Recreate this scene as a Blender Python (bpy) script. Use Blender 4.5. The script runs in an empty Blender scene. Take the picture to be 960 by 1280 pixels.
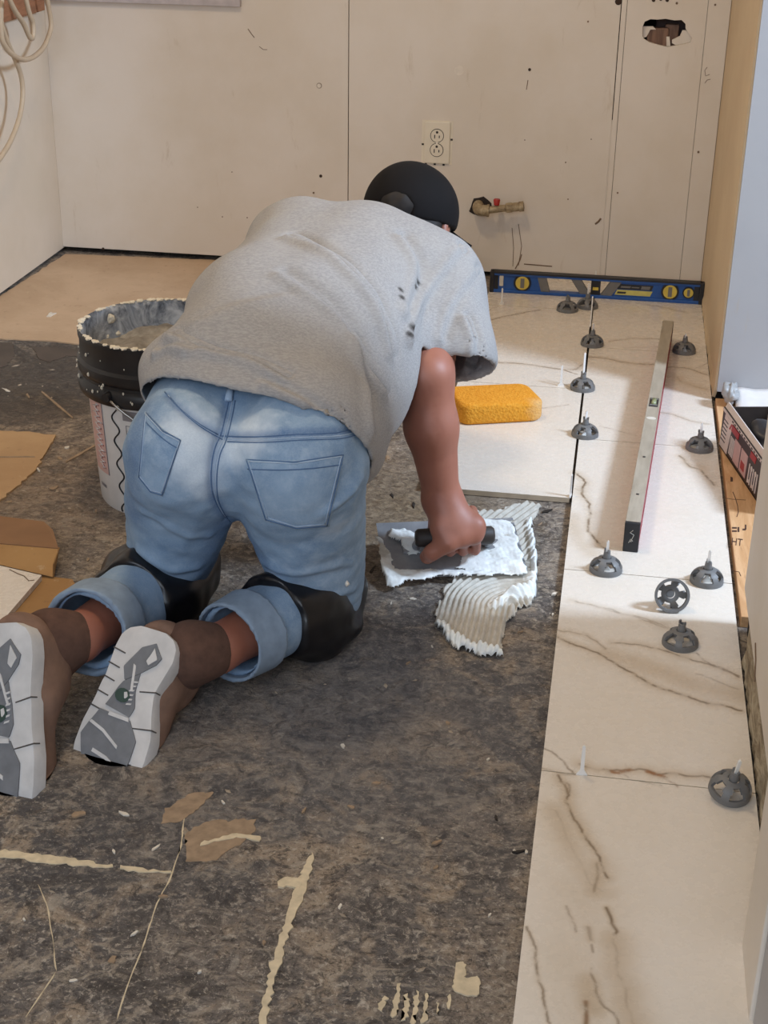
import bpy, bmesh, math, random
import numpy as np
from mathutils import Vector, Matrix
from mathutils.bvhtree import BVHTree

random.seed(7); np.random.seed(7)
scene = bpy.context.scene
COL = scene.collection

# ------------------------------------------------------------------ camera
F_PX, YAW, PITCH, ROLL = 1828.43, 0.1552, 0.4405, 0.0163
CAM = np.array([0.041, -1.664, 1.1741])
_f = np.array([-math.sin(YAW)*math.cos(PITCH), math.cos(YAW)*math.cos(PITCH), -math.sin(PITCH)])
_r = np.array([math.cos(YAW), math.sin(YAW), 0.0]); _u = np.cross(_r, _f)
CR = math.cos(ROLL)*_r + math.sin(ROLL)*_u
CU = -math.sin(ROLL)*_r + math.cos(ROLL)*_u
CF = _f
cd = bpy.data.cameras.new('camera'); cam = bpy.data.objects.new('camera', cd); COL.objects.link(cam)
cd.sensor_fit = 'VERTICAL'; cd.sensor_height = 36.0; cd.lens = F_PX/1280*36.0; cd.clip_start = 0.05
m = Matrix.Identity(4)
for i in range(3):
    m[i][0] = CR[i]; m[i][1] = CU[i]; m[i][2] = -CF[i]; m[i][3] = CAM[i]
cam.matrix_world = m
scene.camera = cam

# ------------------------------------------------------------------ light
world = bpy.data.worlds.new('world'); scene.world = world; world.use_nodes = True
bg = world.node_tree.nodes['Background']; bg.inputs[0].default_value = (0.80, 0.87, 1.0, 1); bg.inputs[1].default_value = 0.7
def area(name, loc, target, size, size_y, energy, color, shape='RECTANGLE', spread=180):
    ld = bpy.data.lights.new(name, 'AREA'); ld.shape = shape; ld.size = size; ld.size_y = size_y
    ld.energy = energy; ld.color = color; ld.spread = math.radians(spread)
    o = bpy.data.objects.new(name, ld); COL.objects.link(o); o.location = loc
    o.rotation_euler = (Vector(target)-Vector(loc)).to_track_quat('-Z', 'Y').to_euler()
    return o
# warm ceiling bulb over the worker, daylight window of the next room on the right
area('ceiling_lamp_light', (-0.75, 0.80, 2.36), (-0.75, 0.80, 0), 0.34, 0.34, 17, (1.0, 0.77, 0.50), 'DISK')
area('window_daylight', (2.10, 0.55, 2.10), (0.0, 1.0, 0.0), 0.40, 0.50, 118, (0.62, 0.78, 1.0))
area('rear_window_daylight', (-0.55, -2.70, 1.75), (-0.55, 1.0, 0.6), 1.3, 1.2, 34, (0.74, 0.85, 1.0))
vs = scene.view_settings
vs.view_transform = 'Standard'; vs.look = 'None'; vs.exposure = -0.2; vs.gamma = 1.0; vs.use_curve_mapping = False

# ------------------------------------------------------------------ measuring helpers (photo pixel -> place in the room)
def ray(x, y): return CF + CR*(x-480)/F_PX - CU*(y-640)/F_PX
def atZ(x, y, z=0.0): d = ray(x, y); return CAM + d*(z-CAM[2])/d[2]
def atY(x, y, Y): d = ray(x, y); return CAM + d*(Y-CAM[1])/d[1]
def atX(x, y, X): d = ray(x, y); return CAM + d*(X-CAM[0])/d[0]
def A(*v): return np.array(v, float)
def nrm(v): v = np.asarray(v, float); return v/np.linalg.norm(v)

# ------------------------------------------------------------------ object helpers
def tag(o, label=None, cat=None, group=None, kind=None):
    if label: o['label'] = label
    if cat: o['category'] = cat
    if group: o['group'] = group
    if kind: o['kind'] = kind
    return o
def link(name, me, mat=None, parent=None):
    o = bpy.data.objects.new(name, me); COL.objects.link(o)
    if mat is not None and me is not None and len(me.materials) == 0: me.materials.append(mat)
    if parent is not None:
        o.parent = parent
        o.matrix_parent_inverse = parent.matrix_world.inverted() if False else Matrix.Identity(4)
    return o
def empty(name, loc=(0, 0, 0), rz=0, parent=None):
    o = bpy.data.objects.new(name, None); COL.objects.link(o); o.location = loc; o.rotation_euler = (0, 0, rz)
    o.empty_display_size = 0.05
    if parent: o.parent = parent
    return o
def mesh_pd(name, V, Fc, smooth=False):
    me = bpy.data.meshes.new(name); me.from_pydata([tuple(map(float, v)) for v in V], [], [tuple(map(int, f)) for f in Fc]); me.update()
    if smooth: me.polygons.foreach_set('use_smooth', np.ones(len(me.polygons), bool))
    return me
class MB:
    """collects shapes in a bmesh and links them as one mesh object"""
    def __init__(s): s.bm = bmesh.new()
    def box(s, lo, hi, M=None, bevel=0.0):
        lo, hi = Vector(lo), Vector(hi)
        r = bmesh.ops.create_cube(s.bm, size=1.0); vs_ = r['verts']
        for v in vs_: v.co = Vector(((lo[i]+hi[i])/2 + v.co[i]*(hi[i]-lo[i]) for i in range(3)))
        if bevel > 0:
            es = list({e for v in vs_ for e in v.link_edges})
            bb = bmesh.ops.bevel(s.bm, geom=es, offset=bevel, segments=2, affect='EDGES', profile=0.6)
            vs_ = list({v for f in bb['faces'] for v in f.verts} | {v for v in vs_ if v.is_valid})
        if M is not None:
            for v in vs_: v.co = M @ v.co
        return s
    def cyl(s, a, b, r1, r2=None, seg=20, cap=True):
        a, b = Vector(a), Vector(b); r2 = r1 if r2 is None else r2
        r = bmesh.ops.create_cone(s.bm, cap_ends=cap, segments=seg, radius1=r1, radius2=r2, depth=(b-a).length)
        q = (b-a).to_track_quat('Z', 'Y').to_matrix().to_4x4(); q.translation = (a+b)/2
        for v in r['verts']: v.co = q @ v.co
        return s
    def tube(s, pts, r, seg=8, closed=False, cap=True):
        P = [Vector(p) for p in pts]; n = len(P); rings = []
        rr = r if hasattr(r, '__len__') else [r]*n
        up = Vector((0, 0, 1)); prev = None
        for i in range(n):
            a = P[(i-1) % n] if (closed or i > 0) else P[i]; b = P[(i+1) % n] if (closed or i < n-1) else P[i]
            t = (b-a).normalized()
            if prev is None:
                x = t.cross(up if abs(t.z) < .9 else Vector((1, 0, 0))).normalized()
            else:
                x = (prev - t*prev.dot(t)).normalized()
            prev = x; y = t.cross(x)
            rings.append([s.bm.verts.new(P[i] + (x*math.cos(k*2*math.pi/seg)+y*math.sin(k*2*math.pi/seg))*rr[i]) for k in range(seg)])
        for i in range(n if closed else n-1):
            A_, B_ = rings[i], rings[(i+1) % n]
            for k in range(seg):
                s.bm.faces.new((A_[k], A_[(k+1) % seg], B_[(k+1) % seg], B_[k]))
        if cap and not closed:
            s.bm.faces.new(rings[0][::-1]); s.bm.faces.new(rings[-1])
        return s
    def lathe(s, prof, c=(0, 0, 0), seg=40, cap=(True, True)):
        rings = []
        for (r, z) in prof:
            rings.append([s.bm.verts.new((c[0]+r*math.cos(k*2*math.pi/seg), c[1]+r*math.sin(k*2*math.pi/seg), c[2]+z)) for k in range(seg)])
        for i in range(len(prof)-1):
            for k in range(seg):
                s.bm.faces.new((rings[i][k], rings[i][(k+1) % seg], rings[i+1][(k+1) % seg], rings[i+1][k]))
        if cap[0]: s.bm.faces.new(rings[0][::-1])
        if cap[1]: s.bm.faces.new(rings[-1])
        return s
    def prism(s, poly, z0, z1, M=None):
        """vertical prism over a 2D outline"""
        a = [s.bm.verts.new((p[0], p[1], z0)) for p in poly]; b = [s.bm.verts.new((p[0], p[1], z1)) for p in poly]
        n = len(poly)
        fs = [s.bm.faces.new(a[::-1]), s.bm.faces.new(b)]
        for i in range(n): s.bm.faces.new((a[i], a[(i+1) % n], b[(i+1) % n], b[i]))
        if M is not None:
            for v in a+b: v.co = M @ v.co
        return s
    def build(s, name, mat, parent=None, smooth=False, angle=None):
        bmesh.ops.recalc_face_normals(s.bm, faces=s.bm.faces)
        me = bpy.data.meshes.new(name); s.bm.to_mesh(me); s.bm.free()
        if smooth or angle: me.polygons.foreach_set('use_smooth', np.ones(len(me.polygons), bool))
        if angle:
            me.set_sharp_from_angle(angle=math.radians(angle))
        return link(name, me, mat, parent)
def frame(o, X, Y, Z):
    M = Matrix.Identity(4)
    for i in range(3): M[i][0] = X[i]; M[i][1] = Y[i]; M[i][2] = Z[i]; M[i][3] = o[i]
    return M
def copy_tree(o, parent=None):
    c = o.copy(); COL.objects.link(c); c.parent = parent
    for ch in list(o.children):
        copy_tree(ch, c)
    return c
def fbm(P, freq, seed, oct_=4, n=7):
    rs = np.random.RandomState(seed); out = np.zeros(len(P)); a = 1.0; f = freq
    for o_ in range(oct_):
        acc = np.zeros(len(P))
        for k in range(n):
            d = rs.normal(size=P.shape[1]); d /= np.linalg.norm(d)
            acc += np.sin(P @ d * f * (0.7+0.6*rs.rand()) + rs.rand()*6.283)
        out += a*acc/math.sqrt(n); a *= .5; f *= 2.03
    return out
def resample(pts, step):
    pts = np.asarray(pts, float); seg = np.linalg.norm(np.diff(pts, axis=0), axis=1); L = np.concatenate([[0], np.cumsum(seg)])
    n = max(2, int(L[-1]/step)+1); t = np.linspace(0, L[-1], n)
    return np.stack([np.interp(t, L, pts[:, k]) for k in range(pts.shape[1])], 1)
def smooth_line(pts, n=8):
    pts = [np.asarray(p, float) for p in pts]; out = []
    P = [pts[0]] + pts + [pts[-1]]
    for i in range(1, len(P)-2):
        for k in range(n):
            t = k/n; p0, p1, p2, p3 = P[i-1], P[i], P[i+1], P[i+2]
            out.append(.5*((2*p1)+(-p0+p2)*t+(2*p0-5*p1+4*p2-p3)*t*t+(-p0+3*p1-3*p2+p3)*t**3))
    out.append(pts[-1]); return np.array(out)
def inpoly(X, Y, poly):
    r = np.zeros(X.shape, bool); n = len(poly); j = n-1
    for i in range(n):
        xi, yi = poly[i][:2]; xj, yj = poly[j][:2]
        c = ((yi > Y) != (yj > Y)) & (X < (xj-xi)*(Y-yi)/(yj-yi+1e-12)+xi)
        r ^= c; j = i
    return r
def dist_poly(X, Y, poly, closed=True):
    D = np.full(X.shape, 9.0); n = len(poly)
    for i in range(n if closed else n-1):
        a = np.array(poly[i][:2]); b = np.array(poly[(i+1) % n][:2]); d = b-a
        t = np.clip(((X-a[0])*d[0]+(Y-a[1])*d[1])/(d@d+1e-12), 0, 1)
        D = np.minimum(D, np.hypot(X-a[0]-t*d[0], Y-a[1]-t*d[1]))
    return D
def set_attr(me, name, vals):
    a = me.attributes.new(name, 'FLOAT', 'POINT'); a.data.foreach_set('value', np.asarray(vals, np.float32))

# ------------------------------------------------------------------ material helpers
def srgb(r, g, b):
    f = lambda c: (c/255/12.92) if c/255 <= .04045 else ((c/255+.055)/1.055)**2.4
    return (f(r), f(g), f(b), 1)
class NT:
    def __init__(s, name, rough=.6, metal=0.0, spec=.5):
        s.m = bpy.data.materials.new(name); s.m.use_nodes = True; s.t = s.m.node_tree; s.n = s.t.nodes
        s.b = s.n['Principled BSDF']; s.b.inputs['Roughness'].default_value = rough; s.b.inputs['Metallic'].default_value = metal
        s.b.inputs['Specular IOR Level'].default_value = spec
        s.tc = s.n.new('ShaderNodeTexCoord'); s.co = s.tc.outputs['Object']
    def L(s, a, b): s.t.links.new(a, b)
    def world_co(s):
        g = s.n.new('ShaderNodeNewGeometry'); s.co = g.outputs['Position']; return s
    def noise(s, scale, detail=5, rough=.55, dist=0.0, co=None, stretch=None):
        t = s.n.new('ShaderNodeTexNoise'); t.inputs['Scale'].default_value = scale; t.inputs['Detail'].default_value = detail
        t.inputs['Roughness'].default_value = rough; t.inputs['Distortion'].default_value = dist
        c = co or s.co
        if stretch:
            mp = s.n.new('ShaderNodeMapping'); mp.inputs['Scale'].default_value = stretch; s.L(c, mp.inputs[0]); c = mp.outputs[0]
        s.L(c, t.inputs['Vector']); return t.outputs['Fac']
    def voro(s, scale, feature='F1', co=None):
        t = s.n.new('ShaderNodeTexVoronoi'); t.inputs['Scale'].default_value = scale; t.feature = feature
        s.L(co or s.co, t.inputs['Vector']); return t.outputs['Distance']
    def ramp(s, fac, stops, interp='LINEAR'):
        r = s.n.new('ShaderNodeValToRGB'); r.color_ramp.interpolation = interp; e = r.color_ramp.elements
        e[0].position, e[0].color = stops[0][0], stops[0][1]; e[1].position, e[1].color = stops[-1][0], stops[-1][1]
        for p, c in stops[1:-1]: k = e.new(p); k.color = c
        s.L(fac, r.inputs[0]); return r.outputs[0]
    def rv(s, fac, lo, hi, a=0.0, b=1.0):
        r = s.n.new('ShaderNodeMapRange'); r.inputs[1].default_value = lo; r.inputs[2].default_value = hi
        r.inputs[3].default_value = a; r.inputs[4].default_value = b; r.interpolation_type = 'SMOOTHSTEP'
        s.L(fac, r.inputs[0]); return r.outputs[0]
    def mix(s, fac, a, b, mode='MIX'):
        x = s.n.new('ShaderNodeMix'); x.data_type = 'RGBA'; x.blend_type = mode
        for v, k in ((fac, 0), (a, 6), (b, 7)):
            if isinstance(v, (int, float)): x.inputs[k].default_value = v
            elif isinstance(v, tuple): x.inputs[k].default_value = v
            else: s.L(v, x.inputs[k])
        return x.outputs[2]
    def math(s, op, a, b=None):
        x = s.n.new('ShaderNodeMath'); x.operation = op
        for v, k in ((a, 0), (b, 1)):
            if v is None: continue
            if isinstance(v, (int, float)): x.inputs[k].default_value = v
            else: s.L(v, x.inputs[k])
        return x.outputs[0]
    def attr(s, name):
        a = s.n.new('ShaderNodeAttribute'); a.attribute_name = name; return a.outputs['Fac']
    def color(s, c):
        if isinstance(c, tuple): s.b.inputs['Base Color'].default_value = c
        else: s.L(c, s.b.inputs['Base Color'])
        return s
    def rough(s, c): s.L(c, s.b.inputs['Roughness']); return s
    def bump(s, h, strength=.3, dist=.002):
        b = s.n.new('ShaderNodeBump'); b.inputs['Strength'].default_value = strength; b.inputs['Distance'].default_value = dist
        s.L(h, b.inputs['Height']); s.L(b.outputs[0], s.b.inputs['Normal']); return s
MATS = {}
def plain(name, rgb, rough=.55, metal=0.0, var=.12, scale=40, bump=0.0, spec=.5):
    """one colour with a little procedural mottling"""
    t = NT(name, rough, metal, spec); c = srgb(*rgb)
    n = t.noise(scale, 4)
    dark = tuple(v*(1-var) for v in c[:3])+(1,); lite = tuple(min(1, v*(1+var)) for v in c[:3])+(1,)
    t.color(t.ramp(n, [(.3, dark), (.7, lite)]))
    if bump: t.bump(n, bump, .001)
    MATS[name] = t.m; return t.m
def mworld(o):
    if o.parent is None: return o.matrix_basis.copy()
    return mworld(o.parent) @ o.matrix_parent_inverse @ o.matrix_basis
def adopt(child, parent):
    """child mesh is written in world coordinates: keep it where it stands under its parent"""
    child.parent = parent; child.matrix_parent_inverse = mworld(parent).inverted(); return child

# ================================================================== MATERIALS
def m_floor():
    t = NT('worn_floor', .62, spec=.4).world_co()
    big = t.noise(2.2, 6, .6, .4); mid = t.noise(11, 7, .65, .8); fine = t.noise(70, 6, .7, .6); str_ = t.noise(26, 6, .7, 1.5, stretch=(1, 1.5, 1)); grit = t.noise(150, 5, .75, .3); blot = t.noise(34, 8, .75, 1.2)
    c = t.ramp(big, [(.36, srgb(78, 76, 78)), (.5, srgb(108, 101, 96)), (.64, srgb(138, 124, 110))])
    c = t.mix(t.rv(mid, .48, .64), c, srgb(154, 138, 120))
    c = t.mix(t.rv(mid, .47, .36), c, srgb(78, 72, 68))
    c = t.mix(t.math('MULTIPLY', t.rv(str_, .53, .62), .6), c, srgb(172, 160, 144))
    c = t.mix(t.math('MULTIPLY', t.rv(str_, .45, .37), .65), c, srgb(64, 58, 55))
    c = t.mix(t.math('MULTIPLY', t.rv(fine, .56, .64), .7), c, srgb(186, 176, 162))
    c = t.mix(t.math('MULTIPLY', t.rv(fine, .45, .36), .6), c, srgb(54, 50, 48))
    c = t.mix(t.math('MULTIPLY', t.rv(blot, .53, .61), .55), c, srgb(158, 146, 130)); c = t.mix(t.math('MULTIPLY', t.rv(blot, .46, .38), .7), c, srgb(52, 48, 47))
    c = t.mix(t.math('MULTIPLY', t.rv(grit, .57, .64), .7), c, srgb(190, 180, 166)); c = t.mix(t.math('MULTIPLY', t.rv(grit, .45, .38), .55), c, srgb(48, 44, 42))
    # old bare tan underlay showing round the middle and dark wet patch at the back left
    sx = t.n.new('ShaderNodeSeparateXYZ'); t.L(t.co, sx.inputs[0])
    def spot(x, y, r0, r1):
        dx = t.math('SUBTRACT', sx.outputs[0], x); dy = t.math('SUBTRACT', sx.outputs[1], y)
        d = t.math('SQRT', t.math('ADD', t.math('MULTIPLY', dx, dx), t.math('MULTIPLY', dy, dy)))
        d = t.math('ADD', d, t.math('MULTIPLY', t.math('SUBTRACT', mid, .5), r1*1.2))
        return t.rv(d, r0, r1, 1.0, 0.0)
    film = t.math('MULTIPLY', spot(-.26, .10, .06, .46), .62); c = t.mix(film, c, t.mix(t.rv(blot, .44, .56), srgb(84, 84, 88), srgb(112, 111, 112)))
    film = t.math('MULTIPLY', spot(-.50, -.18, .04, .26), .45); c = t.mix(film, c, t.mix(t.rv(blot, .44, .56), srgb(70, 68, 70), srgb(104, 100, 98)))
    scf = t.noise(16, 6, .7, .8); c = t.mix(t.math('MULTIPLY', t.rv(scf, .60, .68), .55), c, srgb(168, 160, 148)); c = t.mix(t.math('MULTIPLY', t.rv(scf, .40, .32), .6), c, srgb(58, 52, 49))
    tan = t.math('MULTIPLY', spot(-.38, .82, .05, .38), .75); c = t.mix(tan, c, t.mix(t.rv(fine, .35, .65), srgb(112, 92, 70), srgb(168, 146, 116)))
    wet = t.math('MULTIPLY', spot(-1.25, 1.35, .12, .42), .8); c = t.mix(wet, c, srgb(52, 45, 40))
    brn = t.math('MULTIPLY', spot(-1.0, .80, .1, .5), .45); c = t.mix(brn, c, t.mix(t.rv(str_, .4, .6), srgb(84, 66, 50), srgb(128, 104, 80)))
    t.color(c)
    t.rough(t.rv(mid, .3, .7, .42, .78))
    h = t.math('ADD', t.math('MULTIPLY', fine, .6), t.math('ADD', blot, str_)); t.bump(h, .8, .004)
    return t.m
M_FLOOR = m_floor()
def m_wall(name, rgb, rgb2, rough=.6):
    t = NT(name, rough).world_co(); n = t.noise(3.5, 5, .6); f = t.noise(60, 4, .6); s = t.voro(34)
    c = t.mix(t.rv(n, .3, .7), srgb(*rgb), srgb(*rgb2)); sm = t.noise(9, 6, .7, .5, stretch=(2, 1, .5))
    c = t.mix(t.math('MULTIPLY', t.rv(sm, .62, .75), .35), c, srgb(178, 158, 130))
    t.color(c); t.bump(f, .12, .001); return t.m
M_WALL = m_wall('painted_panel', (224, 215, 204), (216, 205, 190))
M_WALLL = m_wall('painted_side_panel', (218, 204, 186), (210, 196, 176))
M_TANWALL = m_wall('yellowed_plaster', (214, 192, 158), (204, 180, 146))
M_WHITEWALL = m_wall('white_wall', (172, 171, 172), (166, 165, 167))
def m_raw():
    t = NT('crumbling_wall_edge', .85).world_co(); n = t.noise(30, 8, .7, 1.0, stretch=(1, .35, 1))
    t.color(t.ramp(n, [(.3, srgb(70, 58, 44)), (.45, srgb(132, 116, 92)), (.6, srgb(186, 172, 146)), (.8, srgb(206, 194, 170))])); t.bump(n, .9, .006); return t.m
M_RAW = m_raw()
def m_tile():
    t = NT('veined_porcelain', .22, spec=.5).world_co()
    v, h, o = t.attr('vein'), t.attr('halo'), t.attr('rust'); n = t.noise(60, 5, .6); b = t.noise(5, 5, .6)
    c = t.mix(t.rv(b, .35, .7), srgb(226, 218, 207), srgb(223, 214, 201))
    c = t.mix(t.math('MULTIPLY', h, t.rv(b, .2, .8, .55, 1.0)), c, srgb(184, 162, 132))
    c = t.mix(t.math('MULTIPLY', v, t.rv(n, .36, .56, .25, 1.0)), c, srgb(108, 86, 60))
    c = t.mix(t.math('MULTIPLY', o, t.rv(n, .4, .6)), c, srgb(150, 96, 44))
    t.color(c); t.rough(t.rv(n, .3, .7, .2, .34)); return t.m
M_TILE = m_tile()
plain('tile_side', (196, 180, 156), .7)
plain('black_void', (16, 13, 11), .95)
def m_wood(name, a, b, sc=(6, .7, 6)):
    t = NT(name, .6).world_co(); n = t.noise(9, 6, .6, 1.2, stretch=sc); g = t.noise(40, 5, .7, .3, stretch=sc)
    c = t.mix(t.rv(n, .35, .65), srgb(*a), srgb(*b)); c = t.mix(t.math('MULTIPLY', t.rv(g, .55, .7), .4), c, srgb(int(a[0]*.72), int(a[1]*.68), int(a[2]*.62)))
    t.color(c); t.bump(g, .25, .001); return t.m
M_PINE = m_wood('pine_plate', (196, 150, 104), (214, 172, 128))
M_BROWNWOOD = m_wood('brown_board_wood', (134, 90, 62), (158, 108, 76))
M_STUD = m_wood('old_stud_wood', (104, 76, 60), (136, 104, 84), (6, 6, .7))
def m_kraft(name, a, b):
    t = NT(name, .75).world_co(); n = t.noise(4, 6, .65, .4); f = t.noise(45, 5, .7)
    c = t.mix(t.rv(n, .3, .7), srgb(*a), srgb(*b)); c = t.mix(t.math('MULTIPLY', t.rv(f, .60, .70), .35), c, srgb(204, 182, 150))
    c = t.mix(t.math('MULTIPLY', t.rv(f, .40, .30), .3), c, srgb(110, 84, 60)); t.color(c); t.bump(n, .3, .004); return t.m
M_KRAFT = m_kraft('floor_paper', (196, 168, 138), (180, 152, 122))
M_CARD = m_kraft('cardboard', (172, 132, 82), (156, 116, 70))
M_CARD2 = m_kraft('pale_cardboard', (188, 156, 116), (172, 138, 100))
plain('cream_filler', (206, 190, 160), .8, var=.15, scale=80, bump=.3)
plain('brown_paper_scrap', (150, 128, 104), .85, var=.22, scale=60, bump=.3)
plain('white_chip', (214, 206, 192), .8, var=.15, scale=90)
plain('dark_chip', (38, 32, 28), .7, var=.3, scale=90)

# ================================================================== STRUCTURE
LT = 0.6035; TW = 0.2845; TZ = 0.012; YW = 2.4114
fl = MB().box((-1.75, -2.8, -0.06), (2.6, 2.75, 0.0)).build('floor', M_FLOOR); tag(fl, kind='structure')
tag(MB().box((-1.75, -2.8, 2.42), (2.6, 2.75, 2.5)).build('ceiling', M_WALL), kind='structure')
wl = empty('wall_left', (-1.60, 0.0, 0)); tag(wl, kind='structure')
adopt(MB().box((-1.66, -2.8, 0.012), (-1.578, YW+.1, 2.42)).build('side_panel', M_WALLL), wl)
adopt(MB().box((-1.70, -2.8, 0.0), (-1.60, YW+.1, 0.012)).build('bottom_gap', MATS['black_void']), wl)
# back wall: separate boards with seams, one with a broken hole
wb = empty('wall_back', (-.65, YW, 0)); tag(wb, kind='structure')
def wb_panel(x0, x1, z0=.016, lean=0.0, bev=.0012):
    return adopt(MB().box((x0, YW, z0), (x1, YW+.012, 2.42), bevel=bev).build('wall_panel', M_WALL), wb)
wb_panel(-1.578, -.7160); wb_panel(-.7140, .0090)
wb_panel(.0110, .0245)
wb_panel(.2325, .2905)
hole = [atY(x, y, YW) for x, y in [(803, 45), (803, 34), (806, 27), (813, 24), (822, 24.5), (832, 23.5), (843, 25.5), (852, 25), (857, 30), (857, 36), (861, 42), (865, 48), (863, 53), (854, 55.5), (845, 57), (835, 59), (824, 56.5), (812, 53), (805, 49)]]
hp = [(p[0], p[2]) for p in hole]
def holed_panel():
    bm = bmesh.new(); x0, x1, z0, z1 = .0255, .2315, .016, 2.42
    outer = [bm.verts.new((x, YW, z)) for x, z in ((x0, z0), (x1, z0), (x1, z1), (x0, z1))]
    inner = [bm.verts.new((x, YW, z)) for x, z in hp]
    es = [bm.edges.new((outer[i], outer[(i+1) % 4])) for i in range(4)] + [bm.edges.new((inner[i], inner[(i+1) % len(inner)])) for i in range(len(inner))]
    bmesh.ops.triangle_fill(bm, edges=es, use_beauty=True)
    r = bmesh.ops.extrude_face_region(bm, geom=bm.faces[:])
    for v in r['geom']:
        if isinstance(v, bmesh.types.BMVert): v.co.y += .012
    bmesh.ops.recalc_face_normals(bm, faces=bm.faces[:])
    me = bpy.data.meshes.new('wall_panel'); bm.to_mesh(me); bm.free(); return adopt(link('wall_panel', me, M_WALL), wb)
holed_panel()
# what the broken hole shows: dark cavity, stud, torn board bits
adopt(MB().box((-1.75, YW+.11, 0.0), (.40, YW+.13, 2.42)).build('wall_cavity_back', MATS['black_void']), wb)
hc = np.mean(np.array(hp), 0)
adopt(MB().box((hc[0]-.052, YW+.02, hc[1]-.1), (hc[0]+.004, YW+.05, hc[1]+.008), bevel=.004).build('stud', M_STUD), wb)
adopt(MB().box((hc[0]-.006, YW+.035, hc[1]-.1), (hc[0]+.03, YW+.07, hc[1]+.016), bevel=.004).build('stud', M_STUD), wb)
adopt(MB().box((hc[0]-.03, YW+.06, hc[1]-.1), (hc[0]+.05, YW+.1, hc[1]+.1), bevel=.004).build('stud', plain('dark_stud', (66, 50, 46), .8, var=.25, scale=30)), wb)
def frag(poly, y, name='torn_board'):
    P = [atY(a, b, YW+y) for a, b in poly]; b = MB(); Mx = Matrix(((1, 0, 0, 0), (0, 0, 1, 0), (0, 1, 0, 0), (0, 0, 0, 1)))
    b.prism([(p[0], p[2]) for p in P], YW+y, YW+y+.008, Mx); return adopt(b.build(name, M_WALL), wb)
frag([(803, 33), (816, 33), (820, 37), (813, 37), (808, 46), (803, 48)], .014)
frag([(853, 38), (858, 38), (866, 48), (864, 54), (846, 57), (840, 54), (840, 50), (850, 45)], .014)
frag([(833, 46), (837, 46), (838, 58), (833, 59)], .016)
# small screw / nail holes, patches and scratches on the back wall
def wall_disc(x, y, r, mat, name, dz=.0012, sx=1.0, sz=1.0):
    p = atY(x, y, YW); b = MB().cyl((0, 0, 0), (0, -dz, 0), 1, seg=14)
    for v in b.bm.verts: v.co = Vector((p[0]+v.co.x*r*sx, YW+v.co.y, p[2]+v.co.z*r*sz))
    return adopt(b.build(name, mat), wb)
plain('nail_hole', (120, 98, 78), .9); plain('deep_hole', (62, 46, 36), .9); plain('filler_spot', (226, 216, 202), .5)
for x, y, r in [(401, 220, .0055), (129, 311, .005), (392, 241, .0035), (773, 2, .011), (817, 0, .006), (826, -1, .005), (834, 0, .006), (846, 4, .004), (894, 6, .0035), (735, 27, .003), (662, 87, .005), (739, 174, .002), (656, 175, .002), (707, 203, .0025), (772, 241, .003), (710, 249, .0025), (873, 190, .004), (278, 271, .0022), (309, 272, .0022), (247, 259, .002), (290, 215, .002)]:
    wall_disc(x, y, r*.8, MATS['nail_hole'] if r < .0045 else MATS['deep_hole'], 'nail_hole')
wall_disc(399, 107, .0075, MATS['nail_hole'], 'screw_patch'); wall_disc(399, 107, .006, MATS['filler_spot'], 'screw_patch', .0018)
wall_disc(574, 88, .013, MATS['filler_spot'], 'filler_patch', .0015)
def wall_scratch(pts, r=.0011, mat=None, name='scratch'):
    return adopt(MB().tube([atY(x, y, YW-.0003) for x, y in pts], r, 5).build(name, mat or MATS['nail_hole']), wb)
wall_scratch([(310, 36), (314, 42), (318, 47)]); wall_scratch([(324, 58), (329, 62), (334, 62)], .0008)
wall_scratch([(641, 333), (642, 310), (640, 285)], .0009); wall_scratch([(648, 332), (652, 308), (648, 280)], .0009); wall_scratch([(644, 336), (650, 325), (652, 318)], .0016)
wall_scratch([(655, 330), (668, 331), (690, 333)], .0016); wall_scratch([(660, 100), (658, 112)], .001)
wall_scratch([(884, 84), (881, 88), (882, 95), (887, 93)], .0008, name='pencil_mark'); wall_scratch([(881, 104), (884, 100), (888, 99)], .0008, name='pencil_mark')
wall_scratch([(744, 280), (748, 277), (751, 273)], .0028)
# dark open joint in the upper part of the right seam
p0, p1 = atY(772, 0, YW), atY(760, 150, YW)
adopt(MB().box((.0090, YW-.0003, .016), (.0110, YW+.004, p1[2])).build('taped_seam', M_WALL), wb)
# pale grey band along the top of the view, added as a thin slab
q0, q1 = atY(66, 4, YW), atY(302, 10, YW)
bd = MB().box((q0[0]-.02, YW-.016, q1[2]+.004), (q1[0], YW-.0005, q1[2]+.30), bevel=.002).build('grey_band', plain('lilac_grey_band', (186, 178, 178), .6)); tag(bd, 'pale grey band added as a thin slab on the back wall beside the corner', 'board')

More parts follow.
